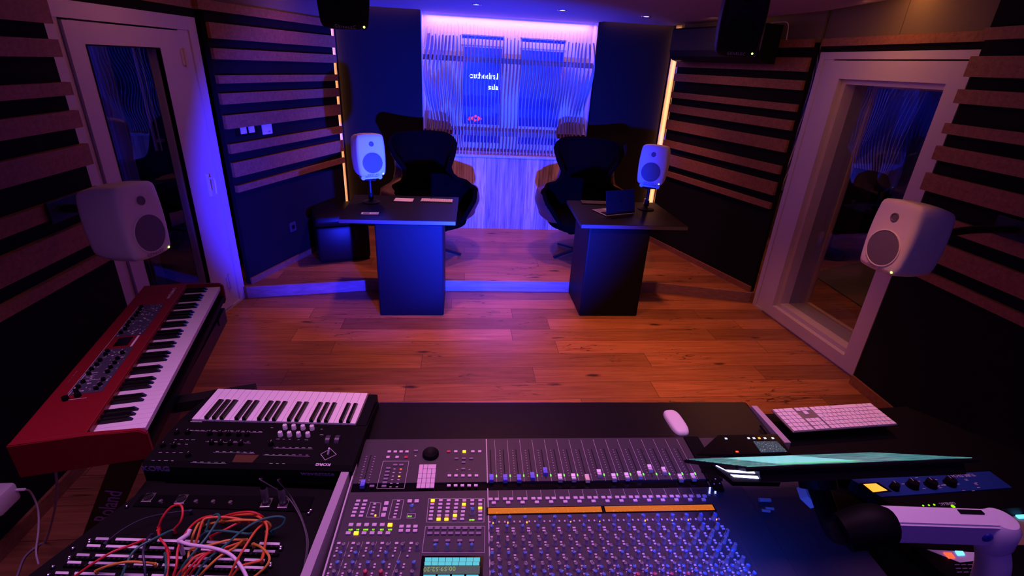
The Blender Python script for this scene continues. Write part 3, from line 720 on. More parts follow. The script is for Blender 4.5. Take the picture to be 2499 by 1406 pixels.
egg(.835, 5.16, R(-16), 'black winged swivel chair behind the right desk')

# ------------------------------------------------ leather cube by the left wall
T = Thing('ottoman', 'large black leather cube stool on the platform beside the left desk', 'stool', (-1.70, 5.08, PLZ), R(20))
mb = MB(); mb.box((0, 0, .19), (.50, .56, .36), bev=.03); T.part('base', mb, M['leather'], world=False, smooth=True)
mb = MB(); mb.box((0, 0, .425), (.52, .58, .11), bev=.045); T.part('seat_cushion', mb, M['leather'], world=False, smooth=True)
for sx in (-1, 1):
    for sy in (-1, 1):
        mb = MB(); mb.cyl((sx * .2, sy * .22, .006), .02, .014, 12); T.part('foot', mb, M['blackpl'], world=False)

# ------------------------------------------------ white monitors on the desks
def stand(x, y, ztop, label):
    T = Thing('speaker_stand', label, 'speaker stand', (x, y, .845), group='desk speaker stands')
    mb = MB(); mb.lathe([(0, 0), (.075, 0), (.075, .008), (.02, .02), (0, .02)], 24, Matrix.Translation((x, y, .8452))); T.part('foot_plate', mb, M['blackmt'], smooth=True)
    mb = MB(); mb.cyl((x, y, (.86 + ztop) / 2), .013, ztop - .86, 14); T.part('pole', mb, M['blackmt'], smooth=True)
    mb = MB(); mb.cyl((x, y, .90), .022, .05, 14); T.part('height_clamp', mb, M['blackpl'], smooth=True)
    mb = MB(); mb.box((x, y, ztop + .004), (.11, .10, .008), bev=.002); T.part('top_plate', mb, M['blackmt'])
    return T
def foot(T, w):
    mb = MB(); mb.box((0, 0, -.014), (w * .62, .13, .018), bev=.006); mb.cyl((-w * .30, -.05, -.012), .018, .024, 16, axis='Y'); mb.cyl((w * .30, -.05, -.012), .018, .024, 16, axis='Y')
    T.part('table_stand', mb, M['spk'], world=False, smooth=True)
stand(-1.235, 4.36, 1.043, 'black pole stand on the left desk')
T = speaker('studio_monitor', 'white studio monitor speaker standing over the left desk', 'speaker', (-1.235, 4.36, 1.080), R(27), R(-3), .237, .223, .345, group='white rounded studio monitors'); foot(T, .237)
stand(1.235, 4.36, 1.043, 'black pole stand on the right desk behind the laptop')
T = speaker('studio_monitor', 'white studio monitor speaker standing over the right desk behind the laptop', 'speaker', (1.245, 4.36, 1.080), R(-31), R(-3), .237, .223, .345, group='white rounded studio monitors'); foot(T, .237)

# ------------------------------------------------ near white monitors on wall arms
def wallarm(wl_x, y, z, tx, ty, tz, label):
    T = Thing('wall_bracket', label, 'speaker bracket', (wl_x, y, z), group='black speaker wall brackets'); s = 1 if tx > wl_x else -1
    mb = MB(); mb.box((wl_x + s * .036, y, z), (.012, .20, .10), bev=.003); T.part('wall_plate', mb, M['blackmt'])
    mb = MB(); mb.tube([(wl_x + s * .04, y, z), ((wl_x + tx) / 2, (y + ty) / 2 + .02, z), (tx, ty, tz)], .02, 10); T.part('arm', mb, M['blackmt'], smooth=True)
wallarm(-2.372, 2.50, 1.27, -2.10, 2.44, 1.24, 'black bracket behind the near left white speaker')
speaker('studio_monitor', 'large white studio monitor on the near left wall in front of the glazed door', 'speaker', (-1.985, 2.36, 1.085), R(78), R(-4), .240, .225, .345, group='white rounded studio monitors', rx=R(2))
wallarm(2.385, 2.20, 1.36, 1.80, 2.12, 1.34, 'black bracket behind the near right white speaker')
speaker('studio_monitor', 'large white studio monitor on the near right wall in front of the tall window', 'speaker', (1.655, 2.09, 1.165), R(-86), R(-4), .240, .225, .345, group='white rounded studio monitors', rx=R(-2))

# ------------------------------------------------ black monitors under the ceiling
T = speaker('ceiling_speaker', 'black studio monitor hung under the ceiling at top left', 'speaker', (-1.08, 3.06, 2.135), R(12), R(10), .257, .24, .35, False, group='black ceiling monitors')
mb = MB(); mb.cyl((-1.08, 3.10, 2.475), .02, .05, 12); T.part('mount', mb, M['blackmt'])
T = speaker('ceiling_speaker', 'black studio monitor hung under the ceiling in front of the black wall cabinet', 'speaker', (1.12, 3.10, 2.115), R(-20), R(8), .237, .24, .37, False, group='black ceiling monitors')
mb = MB(); mb.cyl((1.12, 3.14, 2.478), .02, .04, 12); T.part('mount', mb, M['blackmt'])
# wide black cabinet on the rear right wall
T = Thing('wall_cabinet', 'wide black rounded box mounted high on the rear right wall', 'wall unit', RA.at(.9, 2.11, .03))
mb = MB(); pr = [(0, 0), (.10, 0), (.15, .012), (.185, .045), (.20, .10), (.20, .285), (.185, .30), (0, .30)]
a = [RA.at(.335, 2.115 + z, .032 + o) for o, z in pr]; b = RA.d * 1.16
mb.prism(a, b); T.part('housing', mb, M['spkblack'])
mb = MB(); RA.slab(mb, .36, .52, 2.16, 2.37, .232, .238); T.part('speaker_cloth', mb, M['blackpl'])
mb = MB(); mb.tube([RA.at(.40, 2.42, .12), RA.at(.33, 2.43, .10), RA.at(.28, 2.42, .05), RA.at(.27, 2.30, .035)], .004, 6); T.part('cable', mb, M['whitepl'])

# ------------------------------------------------ small things on the desks
def slab_keyboard(name, label, o, rz, w, d, rows, cols, mk, mbd, gap=.0026, rowspec=None):
    T = Thing(name, label, 'keyboard', o, rz)
    mb = MB(); mb.box((0, 0, .004), (w, d, .008), bev=.003); T.part('base', mb, mbd, world=False)
    kw = (w - .008) / cols; kd = (d - .008) / rows
    km = MB(); km.box((0, 0, 0), (kw - gap, kd - gap, .003), bev=.0008); me = km.mesh('key', mk)
    return T, me, kw, kd
T, me, kw, kd = slab_keyboard('computer_keyboard', 'small white computer keyboard at the back right of the left desk', (-.675, 4.455, .8452), R(-3), .285, .10, 5, 14, M['whitepl'], M['alu'])
for r_ in range(5):
    for c_ in range(14):
        if r_ == 4 and 4 <= c_ <= 8: continue
        T.inst('key', me, Matrix.Translation((-.1385 + (c_ + .5) * kw, -.046 + (r_ + .5) * kd, .0092)), world=False)
mb = MB(); mb.box((0, .037, .0092), (kw * 5 - .002, kd - .003, .003), bev=.0008); T.part('space_bar', mb, M['whitepl'], world=False)
mb = MB(); mb.box((-.97, 4.44, .8505), (.165, .110, .010), M=Matrix.Translation((-.965, 4.44, .8508)) @ Matrix.Rotation(R(-3), 4, 'Z'), bev=.004)
solo('trackpad', mb, M['whitepl'], 'white flat trackpad beside the small keyboard on the left desk', 'trackpad')
T = Thing('sticker_card', 'small white printed card near the front left of the left desk', 'card', (-1.19, 4.01, .8452), R(3))
mb = MB(); mb.box((0, 0, .0008), (.135, .058, .0012)); T.part('card', mb, M['whitepl'], world=False)
mb = MB(); mb.box((-.028, 0, .0016), (.05, .038, .0006)); T.part('printed_panel', mb, M['printd'], world=False)
for k in range(6):
    mb = MB(); mb.box((.014 + k * .0095, 0, .0016), (.004, .036, .0006)); T.part('printed_bar', mb, M['printd'], world=False)
T, me, kw, kd = slab_keyboard('computer_keyboard', 'dark computer keyboard at the back of the right desk behind the laptop', (.83, 4.53, .8452), R(-3), .33, .12, 5, 15, mat('dark_slate_key', (.025, .02, .026), .5), M['blackpl'])
for r_ in range(5):
    for c_ in range(15): T.inst('key', me, Matrix.Translation((-.161 + (c_ + .5) * kw, -.056 + (r_ + .5) * kd, .0092)), world=False)
# laptop, its lid toward the camera
T = Thing('laptop', 'open grey laptop on the right desk with its lid back toward the camera', 'laptop', (.89, 4.215, .8452), R(21))
mb = MB(); mb.box((0, 0.01, .006), (.305, .215, .011), bev=.004); T.part('base', mb, M['alu'], world=False)
km = MB(); km.box((0, 0, 0), (.0165, .0155, .0015)); me = km.mesh('key', M['blackpl'])
for r_ in range(5):
    for c_ in range(14): T.inst('key', me, Matrix.Translation((-.130 + c_ * .020, -.075 + r_ * .019, .0122)), world=False)
mb = MB(); mb.box((0, .075, .0119), (.11, .06, .0008)); T.part('touchpad', mb, M['rail'], world=False)
lm = Matrix.Translation((0, -.097, .012)) @ Matrix.Rotation(R(-14), 4, 'X')
mb = MB(); mb.box((0, 0, 0), (.305, .006, .205), M=lm @ Matrix.Translation((0, -.003, .1045)), bev=.0025); T.part('lid', mb, mat('dark_grey_lid', (.006, .0055, .008), .4, spec=.15), world=False)
mb = MB(); mb.lathe([(0, .0005), (.013, .0004), (.014, 0), (0, -.0005)], 20, lm @ Matrix.Translation((0, -.0065, .11)) @ Matrix.Rotation(PI / 2, 4, 'X')); T.part('lid_badge', mb, M['blackpl'], world=False)
mb = MB(); mb.box((0, 0, 0), (.29, .001, .19), M=lm @ Matrix.Translation((0, .0006, .1045))); T.part('screen', mb, M['blackgl'], world=False)
T = Thing('phone', 'small pale box standing by the speaker foot on the right desk', 'device', (1.30, 4.55, .8452), R(-10))
mb = MB(); mb.box((0, 0, .028), (.035, .02, .055), bev=.003); T.part('case', mb, M['whitepl'], world=False)
#@@FRONT

# ================================================================== mixing console
CA = R(-1.4)                                   # the console is turned very slightly
CX = Vector((math.cos(CA), math.sin(CA), 0)); CY = Vector((-math.sin(CA), math.cos(CA), 0))
CO = Vector((-.372, 1.255, 0))
def C(u, v, z): return CO + CX * u + CY * v + Vector((0, 0, z))
def uv(px, py, z):
    p = Z(px, py, z) - CO; return p.dot(CX), p.dot(CY)
def CM(u, v, z): return Matrix.Translation(C(u, v, z)) @ Matrix.Rotation(CA, 4, 'Z')
def c1(x, y): return 780 + x / 4.064, 1060 + y / 4.064
def c2(x, y): return 1180 + x / 4.0625, 1060 + y / 4.0625
def c3(x, y): return 1480 + x / 4.063, 1060 + y / 4.063
con = Thing('mixing_console', 'large dark mixing console with faders, knobs and lit buttons across the bottom', 'mixing console', (-.08, 1.1, 0))
ZP = .900                                      # panel height
def cbox(mb, u0, u1, v0, v1, z0, z1, bev=0.0):
    mb.box((0, 0, 0), (u1 - u0, v1 - v0, z1 - z0), M=CM((u0 + u1) / 2, (v0 + v1) / 2, (z0 + z1) / 2), bev=bev); return mb
UL, UR = -.398, .980
mb = MB(); cbox(mb, UL + .02, .64, -.62, .185, .62, .862); con.part('body', mb, M['blackpl'])
mb = MB(); cbox(mb, UL + .06, UL + .12, -.5, .10, 0, .62); cbox(mb, .54, .60, -.5, .10, 0, .62); con.part('pedestal', mb, M['blackmt'])
mb = MB(); cbox(mb, UL + .016, .985, .015, .222, .855, .884, .008); con.part('wrist_pad', mb, M['pad'])
mb = MB(); cbox(mb, -.381, .655, -.170, .012, .862, ZP - .004); con.part('fader_panel', mb, M['consolep'])
mb = MB(); cbox(mb, -.381, .655, -.640, -.202, .862, ZP - .004); con.part('channel_panel', mb, M['consolep'])
mb = MB(); cbox(mb, -.381, .655, -.202, -.170, .862, ZP - .010); con.part('scribble_strip', mb, M['blackgl'])
# side rails
mb = MB(); mb.prism([C(UL - .006, .185, .80), C(UL - .006, .185, .905), C(UL - .022, -.18, .915), C(UL - .04, -.64, .925), C(UL - .04, -.64, .80)], CX * .022); con.part('side_rail', mb, M['rail'])
mb = MB(); cbox(mb, UL + .009, UL + .013, -.62, .01, .88, .9005); con.part('edge_strip', mb, M['line'])
mb = MB(); mb.prism([C(1.005, .185, .855), C(1.005, .185, .893), C(1.012, -.02, .900), C(1.012, -.02, .855)], -CX * .022); con.part('side_rail', mb, M['rail'])
# panel seams and channel lines
mb = MB()
cbox(mb, -.002, .001, -.175, .010, ZP - .005, ZP - .003); cbox(mb, -.002, .001, -.64, -.195, ZP - .005, ZP - .003)
def lineseg(mb, a, b, z=ZP - .0036, w=.0011):
    ua, va = a; ub, vb = b; L = math.hypot(ub - ua, vb - va)
    mb.box((0, 0, 0), (L, w, .0006), M=CM((ua + ub) / 2, (va + vb) / 2, z) @ Matrix.Rotation(math.atan2(vb - va, ub - ua), 4, 'Z'))
def rectline(mb, p0, p1, p2, p3):
    q = [uv(*p, ZP) for p in (p0, p1, p2, p3)]
    for i in range(4): lineseg(mb, q[i], q[(i + 1) % 4])
u0, _ = uv(1199, 1163, ZP); u1, _ = uv(1687, 1158, ZP); PT = (u1 - u0) / 15
for k in range(1, 17): lineseg(mb, (u0 + PT * (k - .62), -.172), (u0 + PT * (k - .62), .005), w=.0008)
for k in range(1, 16): lineseg(mb, (u0 + PT * (k - .55), -.238), (u0 + PT * (k - .55), -.204), w=.0008)
rectline(mb, c1(630, 258), c1(885, 258), c1(838, 528), c1(565, 528)); rectline(mb, c1(1080, 630), c1(1635, 630), c1(1630, 862), c1(1060, 862))
rectline(mb, c1(1050, 905), c1(1640, 905), c1(1635, 1165), c1(1015, 1165)); rectline(mb, c1(505, 665), c1(608, 672), c1(590, 815), c1(460, 812)); rectline(mb, c1(725, 640), c1(835, 640), c1(800, 832), c1(680, 832))
for k in range(5): lineseg(mb, uv(*c1(300 + k * 138 - 10, 1055), ZP), uv(*c1(185 + k * 135 - 10, 1400), ZP), w=.0008)
rectline(mb, c1(870, 778), c1(952, 778), c1(945, 822), c1(862, 822))
con.part('panel_lines', mb, M['line'])
# fader slots, scales and caps
mb = MB(); mt = MB()
def slot(ua, va, ub, vb, w=.0030):
    mb = MB(); lineseg(mb, (ua, va), (ub, vb), z=ZP - .0034, w=w); con.part('fader_slot', mb, M['slotm'])
for k in range(16):
    u = u0 + PT * k; slot(u, -.040, u, -.160); mt = MB()
    for j in range(11): cbox(mt, u - .012, u - .009, -.044 - j * .0108, -.0425 - j * .0108, ZP - .004, ZP - .0035)
    con.part('scale_marks', mt, M['line'])
mt = MB()
lu, lv = uv(*c1(518, 200), ZP); lu2, lv2 = uv(*c1(415, 505), ZP); slot((lu + lu2) / 2, lv, (lu + lu2) / 2, lv2)
for j in range(11):
    for du in (-.014, .011): cbox(mt, (lu + lu2) / 2 + du, (lu + lu2) / 2 + du + .004, lv - .005 - j * .0105, lv - .0035 - j * .0105, ZP - .004, ZP - .0035)
con.part('scale_marks', mt, M['line'])
def fader_mesh(m):
    mb = MB(); mb.prism([(-.0065, -.0115, 0), (.0065, -.0115, 0), (.0055, -.010, .009), (-.0055, -.010, .009)], (0, .0001, 0)); mb = MB()
    pr = [(-.0125, 0), (-.0115, .0105), (-.0035, .0075), (0, .0085), (.0035, .0075), (.0115, .0105), (.0125, 0)]
    mb.prism([(-.006, y, z) for y, z in pr], (.012, 0, 0)); return mb.mesh('fader_cap', m)
FM = {k: fader_mesh(M[k]) for k in ('capblue', 'capsilver', 'capcream')}
FC = [(1199.5, 1164), (1232.5, 1164.5), (1266, 1164.5), (1298.7, 1159), (1330, 1147), (1365, 1163), (1398, 1162.5), (1431, 1164), (1460, 1152), (1496, 1162), (1527.5, 1160), (1557, 1156), (1583, 1140), (1617, 1146), (1657, 1163), (1686, 1161)]
led = MB(); cbox(led, 9, 9.001, 9, 9.001, 0, .001); led = MB()
for k, (px, py) in enumerate(FC):
    _, v = uv(px, py, ZP + .008); m_ = 'capcream' if k == 7 else ('capblue' if k < 5 else 'capsilver')
    con.inst('fader_cap', FM[m_], CM(u0 + PT * k, v, ZP - .003))
    led = MB(); led.box((0, 0, 0), (.0032, .0075, .002), M=CM(u0 + PT * k + .0155, -.149, ZP - .003)); con.part('channel_led', led, M['litg'] if k != 7 else M['buttond'])
con.inst('fader_cap', FM['capblue'], CM((lu + lu2) / 2, uv(*c1(438, 478), ZP + .008)[1], ZP - .003))
# buttons
BUT = []                                        # (u, v, w, d, h, material)
def but(p, w=.0105, d=.0085, m='button', h=.0045):
    u, v = uv(*p, ZP + .003); BUT.append((u, v, w, d, h, m))
for k in range(16):
    a = c2(62, 634); b = c3(915 - 0, 600)
    for (x0, y0, x1, y1) in ((1197.5, 1216, 1705.5, 1208), (1212.5, 1216, 1720, 1208), (1205, 1225, 1717.8, 1216.5)):
        t = k / 15; BUT.append((*[uv(x0, y0, ZP + .003)[0] * (1 - t) + uv(x1, y1, ZP + .003)[0] * t, uv(x0, y0, ZP + .003)[1] * (1 - t) + uv(x1, y1, ZP + .003)[1] * t], .0118, .0085, .005, 'button'))
for x in (690, 750, 808, 866): but(c1(x, 162))
for x in (678, 768, 857): but(c1(x, 216), m='button' if x < 850 else 'knobr')
for x in (750, 810): but(c1(x, 293), .013, .006, 'buttond')
for k in range(6): but(c1(680 - k * 8.5, 326 + k * 35.5), .013, .0065, 'buttond')
for k in range(6):
    for dx in (0, 63): but(c1(742 - k * 8 + dx, 330 + k * 35.5), .0065, .0028, {(0, 63): 'litr', (2, 63): 'lito'}.get((k, dx), 'button'), .002)
but(c1(955, 153), .0125, .006, 'buttond'); but(c1(951, 200), .006, .003, 'button', .002); but(c1(518, 503), .013, .007, 'buttond')
for x in (1280, 1350, 1435, 1520, 1588): but(c1(x, 160), m={1280: 'knobr', 1435: 'lity'}.get(x, 'button'))
for (x, y) in ((1357, 230), (1430, 230), (1504, 230), (1428, 268), (1425, 332)): but(c1(x, y), .0115, .0055, 'buttond')
for x in (1365, 1487): but(c1(x, 336), .0055, .0026, 'button', .002)
for x in (1287, 1354, 1421, 1488, 1555): but(c1(x, 400)); but(c1(x - 5, 497))
for (x, y, w) in ((1000, 335, .0105), (1056, 310, .0105), (1137, 310, .022)): pass
ku0, kv0 = uv(*c1(985, 290), ZP + .003); ku1, kv1 = uv(*c1(1168, 522), ZP + .003); kpu, kpv = .0113, (kv0 - kv1) / 5
kl = uv(*c1(957, 522), ZP + .003)[0]
for r_ in range(5):
    for c_ in range(4):
        if r_ == 0 and c_ == 3: continue
        if r_ == 1 and c_ == 0: continue
        u = kl + .0062 + c_ * .0127; v = kv0 - (r_ + .5) * kpv
        if r_ == 0 and c_ == 0: BUT.append((u, v - kpv / 2, .0117, 2 * kpv - .001, .004, 'button'))
        elif r_ == 0 and c_ == 2: BUT.append((u + .0063, v, .0244, kpv - .001, .004, 'button'))
        else: BUT.append((u, v, .0117, kpv - .001, .004, 'button'))
for k in range(5):
    but(c1(382 - k * 13, 650 + k * 37), .0115, .0072); but(c1(452 - k * 11, 650 + k * 37), .0115, .0072)
for k in range(4): but(c1(546 - k * 9, 682 + k * 33), .008, .005)
but(c1(552, 790), .0045, .005, 'lito', .003)
for k in range(3): but(c1(662 - k * 15, 674 + k * 58), .0118, .0125)
for k in range(6): but(c1(782 - k * 8, 652 + k * 32), .0085, .005)
for x in (893, 962): but(c1(x, 652), .0118, .011)
for k in range(6): but(c1(310 + k * 77.5, 886), .0118, .009, 'lity' if k == 5 else 'button'); but(c1(282 + k * 79, 968), .0118, .009, 'lity' if k == 1 else 'button')
for k in range(3): but(c1(812 + k * 69, 903), .0112, .0085); but(c1(805 + k * 71, 945), .0112, .0085)
lit = {(0, 0), (2, 5), (1, 5), (3, 4), (4, 1), (6, 2)}
for c_, x in enumerate((1122, 1202, 1280, 1360, 1436, 1514, 1593)):
    for r_ in range(6):
        if c_ == 5 and r_ > 1: continue
        xx = x - (r_ * 4.5 if c_ < 5 else 0); yy = 645 + r_ * 37
        but(c1(xx, yy), .0108, .0072, 'lity' if (c_, r_) in lit or (c_ == 2 and r_ == 5) else 'button')
for r_ in range(2):
    for c_ in range(8): but(c1(1098 - r_ * 6 + c_ * 69, 920 + r_ * 51), .0128, .0075, 'buttond')
for x in (1153, 1271, 1390, 1508): but(c1(x, 1043), .0125, .007, 'buttond')
for c_ in range(6):
    but(c1(190 + c_ * 143.5, 1070), .0085, .006)
    for r_, (dx, dy) in enumerate(((-18, 50), (-24, 78), (-45, 127), (-78, 210), (-85, 240), (-108, 300), (-116, 330))): but(c1(190 + c_ * 143.5 + dx + c_ * 1.5, 1070 + dy), .0052, .0048)
# knobs
KN = []                                         # (u, v, colour, size)
def krow(xl, yl, xr, yr, col, n=16, s=1.0):
    a = uv(xl, yl, ZP); b = uv(xr, yr, ZP)
    for k in range(n):
        t = k / (n - 1); KN.append((a[0] * (1 - t) + b[0] * t, a[1] * (1 - t) + b[1] * t, col(k) if callable(col) else col, s))
def bl(px, py, m='button'): pass
rows = [(1206.6, 1272, 1743, 1264, 'knobb', 1.15), (1199, 1293, 1749.5, 1287, 'knobb', 1.0), (1216, 1313, 1773, 1303, 'knobg', 1), (1199, 1328, 1767, 1321, 'knobg', 1), (1217.5, 1343, 1792, 1337, 'knobg', 1),
        (1200.5, 1359, 1785, 1353, 'knobb', 1), (1219, 1376, 1811, 1369, 'knobg', 1), (1201, 1386, 1799, 1382, 'knobg', 1), (1220, 1395, 1823, 1389, 'knobb', 1), (1202, 1405, 1815, 1401, 'knobb', 1), (1221, 1414, 1838, 1408, lambda k: 'knobr' if 8 <= k <= 11 else 'knobb', 1), (1203, 1425, 1832, 1420, lambda k: 'knobr' if 8 <= k <= 11 else 'knobb', 1), (1222, 1436, 1852, 1430, 'knobg', 1)]
for i, (a, b, c, d, col, s) in enumerate(rows):
    krow(a, b, c, d, col, s=s)
    if i >= 1:                                   # pairs of small buttons beside each knob
        side = .0165 if i % 2 else -.0165
        ka = uv(a, b, ZP); kb = uv(c, d, ZP)
        for k in range(16):
            t = k / 15; u = ka[0] * (1 - t) + kb[0] * t + side; v = ka[1] * (1 - t) + kb[1] * t
            BUT.append((u, v + .004, .0062 if i > 1 else .0085, .0048, .004, 'button')); BUT.append((u, v - .004, .0062 if i > 1 else .0085, .0048, .004, 'button'))
    else:
        ka = uv(a, b, ZP); kb = uv(c, d, ZP)
        for k in range(16):
            t = k / 15; u = ka[0] * (1 - t) + kb[0] * t; v = ka[1] * (1 - t) + kb[1] * t
            for s_ in (-.0125, .0125): BUT.append((u + s_, v - .002, .0045, .0055, .004, 'button'))
for c_ in range(6):
    u, v = uv(*c1(243 + c_ * 145, 1128), ZP); KN.append((u, v, 'knobg', 1))
    if c_ < 4:
        u, v = uv(*c1(213 + c_ * 149, 1212), ZP); KN.append((u, v, 'knobb', 1))
    u, v = uv(*c1(180 + c_ * 151, 1308), ZP); KN.append((u, v, 'knobb', 1))
    u, v = uv(*c1(148 + c_ * 154, 1398), ZP); KN.append((u, v, 'knobr' if c_ in (2, 3) else 'knobg', 1))
for x in (1148, 1268, 1388, 1508): KN.append((*uv(*c1(x, 1132), ZP), 'knobb', 1))
KN.append((*uv(*c1(915, 745), ZP), 'knobb', 1.2)); KN.append((*uv(*c1(1515, 775), ZP), 'knobb', 1.2))
M['knobbody'] = mat('mauve_knob_body', (.30, .26, .36), .45)
def knob_geo(mb, T, s, base=True):
    mb.mi = 0; mb.lathe([(0, 0), (.0068 * s, 0), (.0068 * s, .002), (.0056 * s, .004), (.0049 * s, .0175), (.0049 * s, .0180)], 12, T)
    mb.mi = 1; mb.lathe([(.0049 * s, .0180), (.0043 * s, .0192), (0, .0194)], 12, T)
    mb.mi = 2; mb.box((0, 0, 0), (.0010, .0052 * s, .0145), M=T @ Matrix.Translation((0, .0027 * s, .0122))); mb.mi = 0
KM = {}
for col in ('knobb', 'knobg', 'knobr'):
    for s in (1, 1.15, 1.2):
        mb = MB(); knob_geo(mb, Matrix.Identity(4), s)
        KM[(col, s)] = mb.mesh('knob', [M['knobbody'] if col != 'knobr' else mat('red_knob_body', (.5, .08, .14), .4), M[col], M['slotm'] if col == 'knobg' else M['print']], smooth=True)
cu, cv = uv(CAM.x, 700, ZP) if False else (0, 0)
def near(u, v): return (C(u, v, ZP) - CAM).length
vis = lambda u, v: v > -.52
KN = [k for k in KN if k[1] > -.50]; BUT = [b for b in BUT if b[1] > -.50]
KN.sort(key=lambda k: near(k[0], k[1])); BUT.sort(key=lambda b: near(b[0], b[1]))
for k in KN[:99]:
    con.inst('knob', KM[(k[2], k[3])], CM(k[0], k[1], ZP - .004) @ Matrix.Rotation(random.uniform(-2.2, 2.2), 4, 'Z'))
rest = MB()
order = ['knobbody', 'knobb', 'print', 'knobg', 'knobr', 'slotm']
for k in KN[99:]:
    T = CM(k[0], k[1], ZP - .004) @ Matrix.Rotation(random.uniform(-2.2, 2.2), 4, 'Z'); s = k[3]
    rest.mi = 0; rest.lathe([(0, 0), (.0068 * s, 0), (.0068 * s, .002), (.0056 * s, .004), (.0049 * s, .0175), (.0049 * s, .0180)], 10, T)
    rest.mi = order.index(k[2]); rest.lathe([(.0049 * s, .0180), (.0043 * s, .0192), (0, .0194)], 10, T)
    rest.mi = 5 if k[2] == 'knobg' else 2; rest.box((0, 0, 0), (.0010, .0052 * s, .0145), M=T @ Matrix.Translation((0, .0027 * s, .0122)))
con.part('knobs', rest, [M[k] for k in order], smooth=True, kind='stuff')
BC = {}
lits = [b for b in BUT if b[5].startswith('lit')]; BUT = [b for b in BUT if not b[5].startswith('lit')]
def bmesh_of(w, d, h, m):
    key = (round(w, 4), round(d, 4), h, m)
    if key not in BC:
        mb = MB(); mb.box((0, 0, h / 2), (w, d, h), bev=.0009); BC[key] = mb.mesh('button', M[m])
    return BC[key]
for b in BUT[:99]: con.inst('button', bmesh_of(*b[2:6]), CM(b[0], b[1], ZP - .004))
bo = ['button', 'buttond', 'knobr']; rest = MB()
for b in BUT[99:]:
    rest.mi = bo.index(b[5]); rest.box((0, 0, 0), (b[2], b[3], b[4]), M=CM(b[0], b[1], ZP - .004 + b[4] / 2), bev=.0008)
con.part('buttons', rest, [M[k] for k in bo], kind='stuff')
for b in lits: con.inst('lit_button' if b[5] == 'lity' else 'indicator_led', bmesh_of(*b[2:6]), CM(b[0], b[1], ZP - .004))
# jog wheel, displays
u, v = uv(*c1(1102, 196), ZP)
mb = MB(); mb.lathe([(0, .006), (.010, .0065), (.019, .012), (.022, .013), (.0245, .009), (.0245, 0), (0, 0)], 36, CM(u, v, ZP - .004)); con.part('jog_wheel', mb, M['blackpl'], smooth=True)
def quad_part(name, pts, m, z=ZP, th=.002, par=None, local=True):
    us = [uv(*p, z) for p in pts]; o = ((us[0][0] + us[2][0]) / 2, (us[0][1] + us[2][1]) / 2)
    Mx = CM(o[0], o[1], z - th); mb = MB(); mb.prism([(a - o[0], b - o[1], 0) for a, b in us], (0, 0, th))
    me = mb.mesh(name, m); return con.inst(name, me, Mx)
a0 = uv(1191, 1240, ZP); a1 = uv(1467, 1238, ZP); b0 = uv(1476, 1238, ZP); b1 = uv(1738, 1231, ZP); vb0 = uv(1191, 1256, ZP)[1]; vb1 = uv(1740, 1246, ZP)[1]
sl = (b1[1] - a0[1]) / (b1[0] - a0[0]); dv = -.0175
for (ua, ub) in ((a0[0], a1[0]), (b0[0], b1[0])):
    for nm, g, m_, zz in (('display_bezel', .0045, M['blackgl'], .0), ('channel_display', 0, M['lcdo'], .0015)):
        va = a0[1] + sl * (ua - a0[0]); vb = a0[1] + sl * (ub - a0[0]); o = ((ua + ub) / 2, (va + vb) / 2 + dv / 2)
        mb = MB(); mb.prism([(ua - g - o[0], va + g * .8 - o[1], 0), (ub + g - o[0], vb + g * .8 - o[1], 0), (ub + g - o[0], vb + dv - g * .8 - o[1], 0), (ua - g - o[0], va + dv - g * .8 - o[1], 0)], (0, 0, .0015))
        con.inst(nm, mb.mesh(nm, m_), CM(o[0], o[1], ZP - .0038 + zz))
quad_part('display_bezel', (c1(1015, 1205), c1(1625, 1205), c1(1615, 1420), c1(990, 1420)), M['blackgl'], ZP - .001)
for k in range(8):
    for (ya, yb, sh) in ((1222, 1262, 0), (1266, 1300, -6)):
        x0 = 1047 + k * 68.5 + sh; quad_part('soft_key', (c1(x0, ya), c1(x0 + 64, ya), c1(x0 + 63, yb), c1(x0 - 2, yb)), M['lcdc'], ZP + .0008, .0006)
quad_part('status_screen', (c1(1035, 1308), c1(1590, 1308), c1(1586, 1384), c1(1028, 1384)), M['lcdd'], ZP + .0004, .0006)
u, v = uv(*c1(1190, 1338), ZP)
con.part('timecode', text_mesh('00:59:52:20', .0155, CM(u, v, ZP + .0012) @ Matrix.Rotation(PI, 4, 'Z'), .0003, spacing=1.05), M['lcdt'])
for k in range(4): x0 = 1030 + k * 142; quad_part('soft_key', (c1(x0, 1392), c1(x0 + 120, 1392), c1(x0 + 118, 1440), c1(x0 - 4, 1440)), M['lcdc'], ZP + .0006, .0006)
for k, (x, t) in enumerate(((306, '074'), (378, '54'), (455, '0001'), (530, '01'), (618, '100'), (698, '000'), (893, '010'), (1510, '8648'))):
    y = 937 if k < 6 else (805 if k == 6 else 841); u, v = uv(*c1(x, y), ZP)
    con.part('segment_display', text_mesh(t, .0062, CM(u, v, ZP - .003) @ Matrix.Rotation(PI, 4, 'Z'), .0003, spacing=1.1, bold=.00025), M['seg'])
for k in (0, 1, 2, 5, 7, 10, 12, 13, 15):
    a, b = uv(1206.6, 1272, ZP), uv(1743, 1264, ZP); t = k / 15
    mb = MB(); mb.cyl(C(a[0] * (1 - t) + b[0] * t + random.uniform(-.005, .006), a[1] * (1 - t) + b[1] * t - .0055, ZP), .0016, .004, 8); con.part('channel_led', mb, M['lito'])
